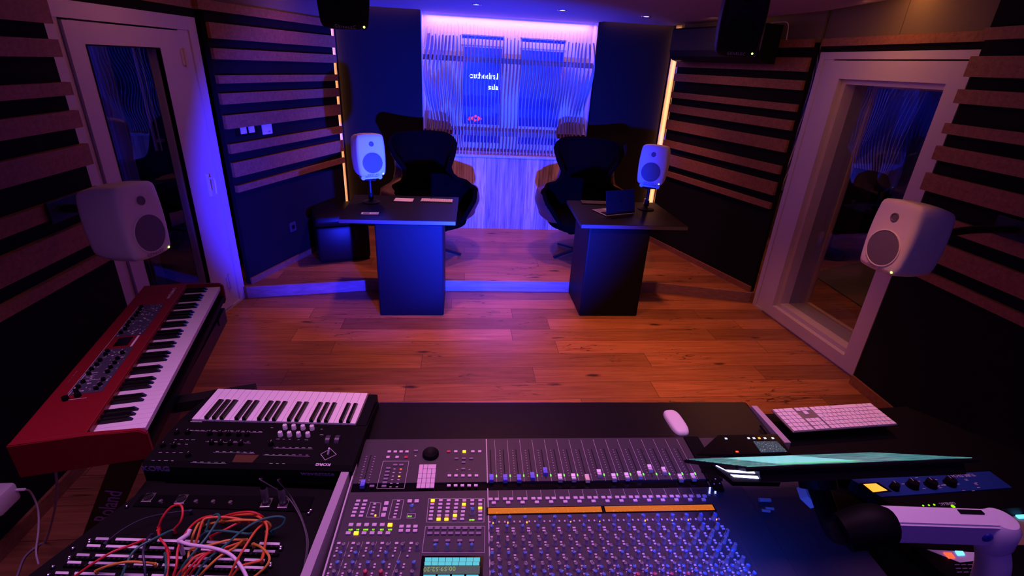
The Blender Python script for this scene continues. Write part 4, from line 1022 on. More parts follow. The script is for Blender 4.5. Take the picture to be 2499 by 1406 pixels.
# black modules at the right end of the fader section
mb = MB(); cbox(mb, .655, .705, -.175, .012, .862, ZP + .002, .003); con.part('dark_module', mb, M['blackpl'])
mb = MB(); cbox(mb, .705, .755, -.175, .012, .862, ZP - .006, .003); con.part('blank_panel', mb, M['consolep'])
mb = MB(); cbox(mb, .755, .988, -.62, .012, .855, ZP - .012, .003); con.part('blank_panel', mb, M['consolep'])
mb = MB(); cbox(mb, .655, .755, -.64, -.175, .855, ZP - .006, .003); con.part('blank_panel', mb, M['consolep'])
for (x0, x1) in ((1752, 1760), (1764, 1770)):
    pass
for cc in (0, 1):
    for r_ in range(5):
        px, py = c3(1028 + cc * 58 - r_ * 1.5, 528 + r_ * 13); u, v = uv(px, py, ZP); mb = MB(); mb.box((0, 0, 0), (.0048, .0024, .0015), M=CM(u, v, ZP - .001)); con.part('meter_segment', mb, M['litw_s'] if 'litw_s' in M else M['litb'])

# ================================================================== dark side desk right of the console
T = Thing('side_desk', 'black side desk under the rack units right of the console', 'desk', (1.35, .95, 0))
mb = MB(); mb.prism([(.665, 1.425, .815), (1.30, 1.455, .815), (1.75, .9, .815), (1.75, .30, .815), (.64, .30, .815)], (0, 0, .03)); T.part('desktop', mb, M['blackpl'])
mb = MB(); mb.box((1.60, .75, .4075), (.06, .8, .815)); mb.box((.72, .6, .4075), (.05, .5, .815)); T.part('side_panel', mb, M['blackpl'])

# ------------------------------------------------ mouse and large keyboard
o = (Z(1635, 1001, .89) + Z(1665, 1061, .89)) / 2
mb = MB(); L_, Wd = .060, .030
T0 = Matrix.Translation((o.x, o.y, .8845)) @ Matrix.Rotation(R(2), 4, 'Z')
rings = []
for j in range(9):
    ph = j / 8 * PI / 2; s = math.cos(ph) ** .45 if j < 8 else 0; zz = .018 * math.sin(ph) ** .8
    rings.append((s, zz))
prev = None
for s, zz in rings:
    n = 32
    if s == 0: cur = [mb.bm.verts.new(T0 @ Vector((0, 0, zz)))]
    else:
        cur = []
        for k in range(n):
            a = 2 * PI * k / n; ca, sa = math.cos(a), math.sin(a); e = .62
            cur.append(mb.bm.verts.new(T0 @ Vector((Wd * s * math.copysign(abs(ca) ** e, ca), (L_ + .004) * s * math.copysign(abs(sa) ** e, sa), zz))))
    if prev:
        for k in range(n):
            if len(cur) == 1: mb._f([prev[k], prev[(k + 1) % n], cur[0]])
            else: mb._f([prev[k], prev[(k + 1) % n], cur[(k + 1) % n], cur[k]])
    prev = cur
solo('computer_mouse', mb, M['whitepl'], 'white rounded wireless mouse lying on the black console pad', 'mouse', smooth=True)
kA, kB, kD = Z(1885, 1003, .885), Z(2122, 988, .885), Z(2187, 1040, .885); kC = Z(1935, 1056, .885)
ctr = (kA + kB + kC + kD) / 4; ex = (kB - kA).normalized(); rz = math.atan2(ex.y, ex.x)
T = Thing('computer_keyboard', 'full size white computer keyboard at the back right of the console', 'keyboard', (ctr.x, ctr.y, .8847), rz)
W_, D_ = .418, .125
# it rests across the pad edge and the side desk on a black tray
mb = MB(); mb.box((0, 0, .003), (W_, D_, .006), bev=.002); T.part('base', mb, M['alu'], world=False)
def keyrow(y, xs, d, m=M['whitepl']):
    for (xa, xb) in xs:
        km = MB(); w = (xb - xa) - .0024; km.box((0, 0, 0), (w, d - .0024, .0035), bev=.0008)
        T.inst('key', km.mesh('key', m), Matrix.Translation(((xa + xb) / 2, y, .0078)), world=False)
# the keyboard faces the operator on the far side: its right end is on the left of the picture
P_ = .0189; XL = W_ / 2 - .002; rd = (D_ - .004) / 6; yb = D_ / 2 - .002 - rd / 2
def seq(x, ws):
    out = []
    for w in ws: out.append((x - w * P_, x)); x -= w * P_
    return out
mainw = [[1.25, 1, 1.25, 6, 1.25, 1, 1.25, 1.0], [2.3] + [1] * 10 + [1.7], [1.8] + [1] * 11 + [1.2], [1.5] + [1] * 12 + [.5], [1] * 13 + [1], [1] * 14]
for r_ in range(6):
    y = yb - r_ * rd; x = XL; ws = mainw[r_]; tot = sum(ws); sc_ = 14.0 / tot
    keyrow(y, seq(x, [w * sc_ for w in ws]), rd)
    xn = XL - 14.0 * P_ - .006
    if r_ == 0: keyrow(y, seq(xn, [1, 1, 1]), rd)
    elif r_ == 1: keyrow(y, seq(xn - P_, [1]), rd)
    elif r_ == 2: pass
    else: keyrow(y, seq(xn, [1, 1, 1]), rd)
    xp = xn - 3 * P_ - .006; wl = (xp + W_ / 2 - .002) / 4 / P_
    keyrow(y, seq(xp, [2 * wl, wl, wl] if r_ == 0 else [wl] * 4), rd)

# ------------------------------------------------ touch controller with lit icons
T = Thing('touch_controller', 'black glass controller with lit icons and a small screen beside the pad', 'controller', (.45, 1.22, .895))
q = [Z(*p, .905) for p in ((1752, 1062), (1897, 1060), (1930, 1106), (1700, 1110))]
mb = MB(); mb.prism([p + Vector((0, 0, -.018)) for p in q], (0, 0, .018)); T.part('body', mb, M['blackgl'])
def zq(T, name, pts, z, m, th=.0012):
    mb = MB(); p = [Z(*a, z) for a in pts]; mb.prism([v - Vector((0, 0, th)) for v in p], (0, 0, th)); return T.part(name, mb, m)
M['scrn'] = lcd('controller_screen', (.03, .06, .10), (.35, .45, .45), 260, 200, .8, .66)
zq(T, 'screen', ((1838, 1077), (1896, 1077), (1921, 1102), (1857, 1104)), .9066, M['scrn'])
for (x, y, m_) in ((1772, 1070, 'litb2'), (1827, 1069, 'litb2'), (1840, 1069, 'litb2'), (1853, 1069, 'vu'), (1867, 1069, 'litb2'), (1886, 1069, 'litb2')):
    p = Z(x, y, .907); mb = MB(); mb.box((p.x, p.y, .9065), (.008, .007, .001), bev=.0005); T.part('lit_icon', mb, M[m_] if m_ in M else mat('pale_icon_glow', (.7, .8, 1), .5, emit=(.55, .70, 1), es=1.2))
p = Z(1799, 1102, .907); mb = MB(); mb.box((p.x, p.y, .9065), (.009, .005, .001)); T.part('record_led', mb, M['litr'])
# small remote on the blank panel
p = Z(1742, 1168, .9); T = Thing('remote_control', 'small black remote lying by the last fader', 'remote', (p.x, p.y, ZP - .005), R(-10))
mb = MB(); mb.box((0, 0, .006), (.034, .10, .012), bev=.004); T.part('case', mb, M['blackgl'], world=False)
for (x, y) in ((-.008, .03), (.004, .034), (.009, .02), (-.009, -.03), (.008, -.026), (0, -.01)):
    mb = MB(); mb.cyl((x, y, .0125), .0022, .002, 10); T.part('key', mb, M['print'], world=False)
# pen on the right rail
T = Thing('pen', 'dark glossy pen lying against the silver rail by the touch controller', 'pen', Z(1862, 1052, .893))
a = Z(1856, 1040, .895); b = Z(1874, 1064, .895); mb = MB(); mb.tube([a, b], .0045, 10, False); T.part('barrel', mb, M['blackgl'], smooth=True)
mb = MB(); mb.tube([b, b + (b - a) * .18], lambda t: .0045 * (1 - t) + .0008, 10, False); T.part('tip', mb, M['metal'])
#@@MON

# ================================================================== monitor seen along its top edge
A_ = Z(1670, 1122, .99); B_ = Z(2120, 1103, .99); C_ = Z(2390, 1118, 1.19); D_ = Z(1830, 1137, 1.19)
sx = ((B_ - A_) + (C_ - D_)).normalized(); sy = ((D_ - A_) + (C_ - B_)); SH = sy.length / 2; sw = ((B_ - A_).length + (C_ - D_).length) / 2
ctr = (A_ + B_ + C_ + D_) / 4
FM_ = frame(ctr, -sx, sy)                        # y up the screen; the screen faces the operator
T = Thing('computer_monitor', 'wide lit computer monitor seen almost edge on from above', 'monitor', M=FM_)
nz = 1
mb = MB(); mb.box((0, 0, -.006), (sw + .012, SH + .012, .010), bev=.003); T.part('bezel', mb, M['blackpl'], world=False)
mb = MB(); mb.prism([(-sw / 2 + .03, -SH / 2 + .02, -.011), (sw / 2 - .03, -SH / 2 + .02, -.011), (sw / 2 - .03, SH / 2 - .004, -.011), (-sw / 2 + .03, SH / 2 - .004, -.011)], (0, 0, -.026)); T.part('back_housing', mb, M['blackpl'], world=False)
def screenmat():
    m = bpy.data.materials.new('screen_picture'); m.use_nodes = True; nt = m.node_tree; N = nt.nodes.new; L = nt.links.new
    b = nt.nodes['Principled BSDF']; b.inputs['Base Color'].default_value = (.01, .01, .01, 1); b.inputs['Roughness'].default_value = .2
    tc = N('ShaderNodeTexCoord'); mp = N('ShaderNodeMapping'); mp.inputs['Scale'].default_value = (9, 60, 1); L(tc.outputs['Object'], mp.inputs[0])
    n = N('ShaderNodeTexNoise'); n.inputs['Scale'].default_value = 1.4; n.inputs['Detail'].default_value = 5; L(mp.outputs[0], n.inputs[0])
    cr = N('ShaderNodeValToRGB'); e = cr.color_ramp.elements; e[0].position = .35; e[0].color = (.02, .06, .10, 1); e[1].position = .62; e[1].color = (.12, .42, .38, 1)
    e2 = e.new(.5); e2.color = (.06, .20, .24, 1); L(n.outputs['Fac'], cr.inputs[0])
    sp = N('ShaderNodeSeparateXYZ'); L(tc.outputs['Object'], sp.inputs[0])
    def rng(out, a, b_):
        x = N('ShaderNodeMath'); x.operation = 'GREATER_THAN'; x.inputs[1].default_value = a; y = N('ShaderNodeMath'); y.operation = 'LESS_THAN'; y.inputs[1].default_value = b_
        L(sp.outputs[out], x.inputs[0]); L(sp.outputs[out], y.inputs[0]); z = N('ShaderNodeMath'); z.operation = 'MULTIPLY'; L(x.outputs[0], z.inputs[0]); L(y.outputs[0], z.inputs[1]); return z
    a = rng('X', -.02, .19); c = rng('Y', -.14, .12); d = N('ShaderNodeMath'); d.operation = 'MULTIPLY'; L(a.outputs[0], d.inputs[0]); L(c.outputs[0], d.inputs[1])
    mx = N('ShaderNodeMix'); mx.data_type = 'RGBA'; L(d.outputs[0], mx.inputs['Factor']); L(cr.outputs[0], mx.inputs['A']); mx.inputs['B'].default_value = (.25, .72, .80, 1)
    c2_ = rng('Y', .10, .135); d2 = N('ShaderNodeMath'); d2.operation = 'MULTIPLY'; L(a.outputs[0], d2.inputs[0]); L(c2_.outputs[0], d2.inputs[1])
    m2 = N('ShaderNodeMix'); m2.data_type = 'RGBA'; L(d2.outputs[0], m2.inputs['Factor']); L(mx.outputs['Result'], m2.inputs['A']); m2.inputs['B'].default_value = (.06, .75, .35, 1)
    L(m2.outputs['Result'], b.inputs['Emission Color']); b.inputs['Emission Strength'].default_value = .9; return m
mb = MB(); mb.box((0, 0, -.0004), (sw - .008, SH - .008, .0012)); T.part('screen', mb, screenmat(), world=False)
mb = MB(); mb.cyl((0, -.02, -.055), .045, .04, 20); T.part('arm_mount', mb, M['blackpl'], world=False)
# light bar with two glowing strips
T = Thing('light_bar', 'black lamp with two bright blue white glowing strips under the left end of the monitor', 'lamp', Z(1830, 1165, 1.14))
LZ = 1.163
q = [Z(*p, LZ - .002) for p in ((1738, 1134), (1880, 1138), (1905, 1178), (1790, 1176))]
mb = MB(); mb.prism([p - Vector((0, 0, .012)) for p in q], (0, 0, .012)); T.part('housing', mb, M['blackpl'])
zq(T, 'glowing_strip', ((1770, 1146.5), (1882, 1152.5), (1886, 1157.5), (1779, 1151.5)), LZ, M['litw'])
zq(T, 'glowing_strip', ((1783, 1158), (1889, 1164.5), (1893, 1170.5), (1792, 1163.5)), LZ, M['litw'])
zq(T, 'glowing_strip', ((1747, 1136), (1750, 1136), (1779, 1151.5), (1771, 1148)), LZ, M['litw'])
mb = MB(); a = Z(1845, 1150, LZ); mb.box((a.x, a.y + .004, LZ - .018), (.03, .012, .02)); T.part('clip', mb, M['blackpl'])
a = Z(1830, 1160, LZ); area('light_bar_glow', (a.x - .01, a.y - .075, LZ - .035), (a.x + .02, a.y + .02, .9), .85, (.02, .09, 1.0), .10, .02, 150)
# ------------------------------------------------ rack units lying in the side desk
def unit(name, label, cat, pts, z, th, m, T=None):
    T = Thing(name, label, cat, (sum((Z(*p, z) for p in pts), Vector()) / len(pts)) - Vector((0, 0, th)))
    zq(T, 'faceplate', pts, z, m, th); return T
T = unit('meter_unit', 'black rack unit with a row of tiny blue lights behind the monitor edge', 'rack unit', ((1990, 1150), (2350, 1128), (2420, 1148), (2075, 1169)), .885, .04, M['blackpl'])
for k in range(17):
    x = 2115 + k * 4.2 + (6 if k > 12 else 0); p = Z(x, 1155.5 - .07 * k, .886); mb = MB(); mb.cyl((p.x, p.y, .8855), .0017, .002, 8); T.part('indicator_led', mb, M['litb'])
p = Z(2194, 1154, .886); mb = MB(); mb.cyl((p.x, p.y, .8855), .0036, .002, 10); T.part('indicator_led', mb, M['litb'])
T = unit('compressor', 'blue faced rack unit with an amber lit meter and black knobs', 'rack unit', ((2078, 1170), (2415, 1150), (2470, 1190), (2150, 1213)), .885, .045, M['bluef'])
zq(T, 'meter_bezel', ((2098, 1179.5), (2143, 1177), (2177, 1199.5), (2127, 1204)), .8865, M['blackpl'])
zq(T, 'meter_face', ((2107, 1181.5), (2138, 1180), (2166, 1197), (2131, 1201)), .8872, M['vu'])
for (x, y, s) in ((2186, 1183, .014), (2230, 1178, .018), (2275, 1176, .018), (2322, 1172, .018), (2270, 1140, .016)):
    p = Z(x, y, .9); mb = MB(); mb.lathe([(0, 0), (s, 0), (s * .9, .004), (s * .8, .018), (0, .019)], 24, Matrix.Translation((p.x, p.y, .8852))); k_ = T.part('knob', mb, M['blackpl'], smooth=True)
    mb = MB(); mb.box((p.x, p.y + s * .45, .9047), (.0015, s * .6, .001)); T.part('pointer', mb, M['print'], parent=k_)
p = Z(2350, 1160, .886); T.part('lettering', text_mesh('TUBE-TECH', .016, frame((p.x, p.y, .8856), (-1, -.02, 0), (.0, -1, 0)), .0003), M['print'])
mb = MB()
for k in range(26):
    x, y = random.uniform(2200, 2400), random.uniform(1166, 1200); p = Z(x, y, .886); mb.box((p.x, p.y, .8856), (.010, .0016, .0006))
T.part('legends', mb, M['print'])
T = unit('speaker_controller', 'black unit with small green lights behind the white monitor arm', 'rack unit', ((2150, 1216), (2475, 1193), (2560, 1232), (2230, 1262)), .885, .045, M['blackpl'])
for (x, y, s) in ((2253, 1234, .0025), (2267, 1233, .0025), (2280, 1232, .0028), (2326, 1236, .0055)):
    p = Z(x, y, .886); mb = MB(); mb.cyl((p.x, p.y, .8858), s, .002, 10); T.part('indicator_led', mb, M['seg'])
p = Z(2312, 1229, .886); T.part('lettering', text_mesh('GENELEC', .0125, frame((p.x, p.y, .8856), (-1, -.03, 0), (.03, -1, 0)), .0003), M['print'])
mb = MB(); mb.prism([Z(2300, 1262, .85), Z(2560, 1232, .85), Z(2640, 1330, .85), Z(2420, 1330, .85)], (0, 0, -.004))
solo('desk_mat', mb, mat('tan_board', (.30, .19, .10), .6), 'tan wooden board under the raised end of the monitor arm', 'board')
p = Z(2495, 1258, .86); mb = MB(); mb.box((p.x, p.y, .855), (.03, .012, .006), bev=.002)
solo('status_light', mb, M['litcy'], 'small cyan light at the right edge beside the white arm', 'light')
# white faced box with red and blue buttons
T = unit('effects_box', 'white and black box with a red and a blue lit button under the white arm', 'effects unit', ((2225, 1335), (2440, 1345), (2520, 1420), (2330, 1425)), .885, .05, M['blackpl'])
zq(T, 'white_panel', ((2262, 1341), (2430, 1351), (2436, 1362), (2343, 1373)), .8862, M['whitepl'])
for (pts, m_) in ((((2303, 1348), (2322, 1349), (2331, 1361), (2316, 1362)), 'litr'), (((2331, 1344), (2350, 1345), (2355, 1354), (2338, 1355)), 'litcy')): zq(T, 'lit_button', pts, .8885, M[m_], .003)
mb = MB()
for k in range(5):
    for j in range(3): a = Z(2400 - k * 16 + j * 3, 1378 + j * 9, .8862); mb.box((a.x, a.y, .8856), (.014, .0022, .0006))
T.part('legends', mb, M['printd'])
# jack plugs lying on the dark panel
for i, (xa, ya, xb, yb, lab) in enumerate(((1841, 1244, 1879, 1248, 'lower of two slim jack plugs on the dark panel right of the knobs'), (1851, 1239, 1888, 1242, 'upper of two slim jack plugs on the dark panel right of the knobs'), (1853, 1220, 1880, 1221, 'short thick plug above the two slim jack plugs'))):
    a, b = Z(xa, ya, .895), Z(xb, yb, .895); mth = M['metal']
    T = Thing('jack_plug', lab, 'plug', ((a + b) / 2).to_tuple()[:2] + (.889,))
    mid = a.lerp(b, .48); r = .0042 if i < 2 else .006
    if i < 2: mb = MB(); mb.tube([a, mid], .0018, 8, False); T.part('tip', mb, mth, smooth=True)
    mb = MB(); mb.tube([mid if i < 2 else a, b], r, 10, False); T.part('sleeve', mb, M['rail'], smooth=True)
# ------------------------------------------------ articulated monitor arm
T = Thing('monitor_arm', 'thick white monitor arm with black joint at the lower right corner', 'monitor arm', (.70, .55, .845))
az = 1.13
P = [Z(2178, 1243, az), Z(2440, 1258, az), Z(2497, 1300, az - .015), Z(2486, 1338, az - .02), Z(2145, 1316, az - .01)]
tp = [Z(2176, 1242, az), Z(2395, 1248, az), Z(2440, 1262, az), Z(2500, 1345, az - .02), Z(2470, 1344, az - .01), Z(2438, 1278, az + .002), Z(2160, 1263, az)]
# beam: upper chamfer and side face
u_ = (Z(2440, 1276, az) - Z(2170, 1267, az)).normalized(); w_ = Vector((0, 0, 1)).cross(u_).normalized()
a = Z(2165, 1267, az); L_ = (Z(2455, 1275, az) - a).length
prof = [(-.012, 0.0), (.030, .006), (.042, -.004), (.042, -.030), (-.008, -.062), (-.016, -.052)]
mb = MB(); mb.prism([a + w_ * p - Vector((0, 0, -q_)) for p, q_ in prof], u_ * L_); bmesh.ops.bevel(mb.bm, geom=mb.bm.edges[:], offset=.004, segments=2, affect='EDGES'); T.part('upper_link', mb, M['whitepl'], smooth=True)
e = a + u_ * L_ - Vector((0, 0, .03)) + w_ * .012
mb = MB(); mb.lathe([(0, .034), (.030, .030), (.040, .015), (.042, -.03), (.036, -.05), (0, -.052)], 28, Matrix.Translation(e)); T.part('elbow', mb, M['whitepl'], smooth=True)
mb = MB(); mb.tube([e - Vector((0, 0, .03)), e + Vector((.015, -.02, -.09)), e + Vector((.03, -.03, -.19)), Vector((e.x + .03, e.y - .03, .85))], .032, 14); T.part('lower_link', mb, M['whitepl'], smooth=True)
pb = a + u_ * (L_ * .84) - w_ * .014 - Vector((0, 0, .030)); mb = MB(); mb.lathe([(0, .004), (.009, .004), (.0115, .002), (.012, -.002)], 24, Matrix.Translation(pb) @ (-w_).to_track_quat('Z', 'X').to_matrix().to_4x4()); T.part('badge', mb, mat('deep_blue_badge', (.05, .05, .45), .3), smooth=True)
mb = MB(); sa = a + u_ * L_ * .76 + w_ * .022 + Vector((0, 0, .0055)); mb.box((0, 0, 0), (.055, .010, .004), M=frame(sa, u_, w_)); T.part('cable_slot', mb, M['blackpl'])
mb = MB(); j0 = a - u_ * .002 - Vector((0, 0, .022)); j1 = a - u_ * .085 - Vector((0, 0, .045)); mb.tube([j0 + u_ * .01, j0 - u_ * .03, j1], lambda t: .040 + .006 * math.sin(t * 3), 18); T.part('black_joint', mb, M['blackpl'], smooth=True)
back = ctr + (FM_.to_3x3() @ Vector((0, -.02, -.075)))
mb = MB(); mb.tube([j1, (j1 + back) / 2 + Vector((0, -.03, -.03)), back], .026, 14); T.part('tilt_head', mb, M['blackpl'], smooth=True)
br = Z(1985, 1215, 1.0); mb = MB(); mb.prism([Z(1962, 1184, 1.0), Z(1995, 1190, 1.0), Z(2003, 1208, 1.0), Z(1998, 1236, 1.0), Z(1972, 1212, 1.0)], (.0, .02, -.03)); T.part('cable_clip', mb, M['whitepl'])
#@@LEFT

# ================================================================== red stage piano
NZ = .93
pc = Vector((-1.703, 1.838)); ay = R(11.9)
PY = Vector((-math.sin(ay), math.cos(ay), 0)); PX = Vector((math.cos(ay), math.sin(ay), 0))
PMt = Matrix((PX, PY, Vector((0, 0, 1)))).transposed().to_4x4(); PMt.translation = (pc.x, pc.y, .81)
T = Thing('stage_piano', 'long red stage piano on a stand at the left with its keys toward the room', 'stage piano', M=PMt)
LN, WD, HT = 1.128, .335, .118; x0 = -WD / 2; xk = x0 + .185; x1 = WD / 2
mb = MB(); mb.prism([(x0, -LN / 2, 0.02), (x0 + .02, -LN / 2, 0), (x1 - .02, -LN / 2, 0), (x1, -LN / 2, .02), (x1, -LN / 2, .045), (xk, -LN / 2, .045), (xk, -LN / 2, HT), (x0, -LN / 2, HT)], (0, LN, 0))
T.part('body', mb, M['blackpl'], world=False)
mb = MB(); mb.box(((x0 + xk) / 2 - .001, 0, HT / 2 + .012), (xk - x0 + .003, LN + .002, HT - .02), bev=.006); T.part('panel', mb, M['redbody'], world=False)
for s in (-1, 1):
    mb = MB(); yy = s * (LN / 2 + .002)
    pr = [(x0 - .003, .0), (x1 - .004, .0), (x1 + .004, .02), (x1 + .004, HT - .020), (x1 - .012, HT - .006), (xk, HT + .002), (x0 - .003, HT + .002)]
    mb.prism([(x, yy - .009, z) for x, z in pr], (0, .018, 0)); bmesh.ops.bevel(mb.bm, geom=mb.bm.edges[:], offset=.003, segments=2, affect='EDGES'); T.part('end_block', mb, M['redbody'], world=False)
NW = 43; KP = (LN - .036) / NW; ys = -LN / 2 + .018
km = MB(); km.box((0, 0, 0), (x1 - .006 - xk, KP - .0010, .018), bev=.0012); wk = km.mesh('white_key', M['keyw'])
bm_ = MB(); bx = .095
bm_.prism([(-bx / 2, -.0058, 0), (bx / 2, -.0058, 0), (bx / 2 - .001, -.0058, .004), (bx / 2 - .010, -.0048, .0115), (-bx / 2, -.0048, .0115)], (0, .0001, 0)); bm_ = MB()
def bkgeo(mb, L, w, h):
    v = [mb.bm.verts.new(p) for p in ((-L / 2, -w / 2, 0), (L / 2, -w / 2, 0), (L / 2, w / 2, 0), (-L / 2, w / 2, 0), (-L / 2, -w * .4, h), (L / 2 - .010, -w * .36, h), (L / 2 - .010, w * .36, h), (-L / 2, w * .4, h))]
    for q in ((3, 2, 1, 0), (4, 5, 6, 7), (0, 1, 5, 4), (1, 2, 6, 5), (2, 3, 7, 6), (3, 0, 4, 7)): mb._f([v[i] for i in q])
bkgeo(bm_, bx, .0115, .012); bk = bm_.mesh('black_key', M['keyb'])
names = []; n = 4
for i in range(NW):                             # near end is the low end: E F G A B C D ...
    note = 'EFGABCD'[i % 7]; y = ys + (i + .5) * KP
    T.inst('white_key', wk, Matrix.Translation(((xk + x1 - .006) / 2, y, HT - .026)), world=False)
    if note in 'FGACD' and i < NW - 1: T.inst('black_key', bk, Matrix.Translation((xk + bx / 2, y + KP / 2, HT - .017)), world=False)
mb = MB(); mb.box((xk + .0015, 0, HT - .012), (.003, LN - .036, .022)); T.part('felt_strip', mb, M['redbody'], world=False)
# control panel
def pl(x, y, z=0): return (x, y, HT + .0022 + z)
for (ya, yb) in ((-.34, -.045), (.055, .345)):
    mb = MB(); mb.box(pl(x0 + .098, (ya + yb) / 2, .0), (.098, yb - ya, .0016)); T.part('control_section', mb, mat('slate_control_area', (.045, .045, .075), .5), world=False)
mb = MB()
for k in range(230):
    y = random.choice((random.uniform(-.335, -.05), random.uniform(.06, .34))); x = random.uniform(x0 + .053, x0 + .143)
    mb.box(pl(x, y, .0011), (random.uniform(.0015, .008), random.choice((.0012, .0012, .006)), .0006))
T.part('legends', mb, M['line'], world=False)
mb = MB(); mb.box(pl(x0 + .096, .008), (.048, .066, .003)); T.part('display', mb, M['blackgl'], world=False)
mb = MB(); mb.box(pl(x0 + .136, .005), (.007, .085, .003)); T.part('mode_strip', mb, M['whitepl'], world=False)
for k in range(26):
    y = [-.325, -.30, -.27, -.22, -.19, -.16, -.13, -.09, -.065, .08, .11, .14, .17, .2, .23, .26, .29, .32][k % 18]; x = x0 + (.068 if k < 18 else .125)
    mb = MB(); mb.lathe([(0, 0), (.0075, 0), (.0065, .011), (0, .012)], 14, Matrix.Translation(pl(x + random.uniform(-.004, .004), y))); T.part('knob', mb, M['blackpl'], world=False, smooth=True)
for (xx, yy) in ((x0 + .057, -.365), (x0 + .085, -.352)):
    mb = MB(); mb.lathe([(0, 0), (.010, 0), (.009, .013), (0, .014)], 16, Matrix.Translation(pl(xx, yy))); T.part('knob', mb, M['blackpl'], world=False, smooth=True)
for yy in (-.345, -.235):
    mb = MB()
    for (cx, cy, sx_, sy_) in ((x0 + .055, yy, .002, .05), (x0 + .085, yy - .024, .06, .002), (x0 + .075, yy + .024, .03, .002)): mb.box(pl(cx, cy, .001), (sx_, sy_, .0006))
    T.part('section_outline', mb, M['print'], world=False)
mb = MB(); mb.box(pl(x0 + .049, 0, .0006), (.0012, .66, .0006)); T.part('section_outline', mb, M['print'], world=False)
F = frame((x0 + .142, .462, HT + .0024), (0, 1, 0), (-1, 0, 0)); T.part('lettering', text_mesh('nord piano 5', .0235, F, .0004), M['print'], world=False)
F = frame((x0 + .018, -.22, HT + .0024), (0, 1, 0), (-1, 0, 0)); T.part('lettering', text_mesh('- -  - -- ---', .018, F, .0003), M['printd'], world=False)
# stand
S = Thing('keyboard_stand', 'black keyboard stand with printed lettering under the red stage piano', 'keyboard stand', (-1.70, 1.84, 0))
def bar(name, a, b, w=.065, th=.03, m='blackmt', up=(0, 0, 1)):
    a, b = Vector(a), Vector(b); d = (b - a).normalized(); s = d.cross(Vector(up)).normalized(); n_ = s.cross(d)
    mb = MB(); mb.prism([a + s * w / 2 - n_ * th / 2, a - s * w / 2 - n_ * th / 2, a - s * w / 2 + n_ * th / 2, a + s * w / 2 + n_ * th / 2], b - a)
    return S.part(name, mb, M[m])
lo = Z(240, 1300, .30)
hi = Z(330, 1075, .795); foot_ = hi + (lo - hi) * 1.58
VU = CAM - (hi + lo) / 2
bar('leg', hi, foot_, .088, .03, up=VU)
bar('cross_bar', (-1.83, 1.45, .79), (-1.50, 1.52, .79), .05, .03); bar('cross_bar', (-1.97, 2.2, .79), (-1.62, 2.27, .79), .05, .03)
bar('side_beam', (-1.475, 1.36, .765), (-1.66, 2.38, .765), .03, .075); bar('leg', (-1.92, 2.22, .77), (-2.15, 2.1, .03), .07, .03)
bar('side_arm', Z(398, 992, .79), Z(625, 955, .80), .05, .04)
mb = MB(); mb.lathe([(0, 0), (.05, 0), (.055, .02), (.05, .07), (0, .075)], 20, Matrix.Translation(Z(512, 765, .80) - Vector((.05, .02, .06)))); S.part('end_cap', mb, M['blackpl'], smooth=True)
d = (foot_ - hi).normalized(); s = d.cross(VU).normalized(); n_ = s.cross(d)
if n_.dot(VU) < 0: n_ = -n_
tc_ = Z(259, 1230, .5); t_ = (tc_ - hi).dot(d)
pp = PL(266, 1236, hi + n_ * .0155, n_)
F = frame(pp + n_ * .0006, -d, n_.cross(-d)); S.part('lettering', text_mesh('Roland', .072, F, .0005, bold=.0008), mat('violet_grey_print', (.62, .52, .75), .6))

# ================================================================== small synthesizer
KZ = .935
kfl, kfr, knl, knr = Z(532, 949, KZ), Z(897, 959, KZ), Z(467, 1022, KZ), Z(868, 1034, KZ)
kx = ((kfr - kfl) + (knr - knl)).normalized(); SYc = (kfl + kfr + knl + knr) / 4
rz = math.atan2(kx.y, kx.x)
T = Thing('synthesizer', 'small black synthesizer with its keys on the far side, left of the console', 'synthesizer', (SYc.x, SYc.y, .862), rz)
ky = Vector((-math.sin(rz), math.cos(rz), 0)); WK = ((kfr - kfl).length + (knr - knl).length) / 2
DK = ((kfl + kfr) / 2 - (knl + knr) / 2).dot(ky)
hh = .073                                       # key top above the base
mb = MB(); yb = -.253; bw = WK / 2 + .038
mb.prism([(-bw, DK / 2 - .012, .0), (-bw, DK / 2 - .012, .045), (-bw, -DK / 2 - .002, .066), (-bw, yb, .066), (-bw, yb - .012, .054), (-bw, yb - .012, 0)], (2 * bw, 0, 0)); T.part('body', mb, M['blackpl'], world=False)
for s in (-1, 1):
    mb = MB(); mb.box((s * (WK / 2 + .018) if s > 0 else -(WK / 2 + .007), .0, .045), (.032 if s > 0 else .012, DK + .0, .048), bev=.003); T.part('end_cheek', mb, M['blackpl'], world=False)
NWs = 22; kp = WK / NWs
km = MB(); km.box((0, 0, 0), (kp - .0009, DK, .016), bev=.001); wk2 = km.mesh('white_key', M['keyw'])
b2 = MB(); bkgeo(b2, DK * .62, .0125, .011); bmesh.ops.rotate(b2.bm, verts=b2.bm.verts[:], matrix=Matrix.Rotation(PI / 2, 3, 'Z')); bk2 = b2.mesh('black_key', M['keyb'])
for i in range(NWs):                            # operator on the far side: low end is on the right
    x = WK / 2 - (i + .5) * kp; note = 'CDEFGAB'[i % 7]
    T.inst('white_key', wk2, Matrix.Translation((x, 0, hh - .008)), world=False)
    if note in 'CDFGA' and i < NWs - 1: T.inst('black_key', bk2, Matrix.Translation((x - kp / 2, -DK * .19, hh)), world=False)
def loc(px, py, z): return T.inv @ Z(px, py, z)
tz = .066
def c7(x, y): return 330 + x / 4.165, 930 + y / 4.165
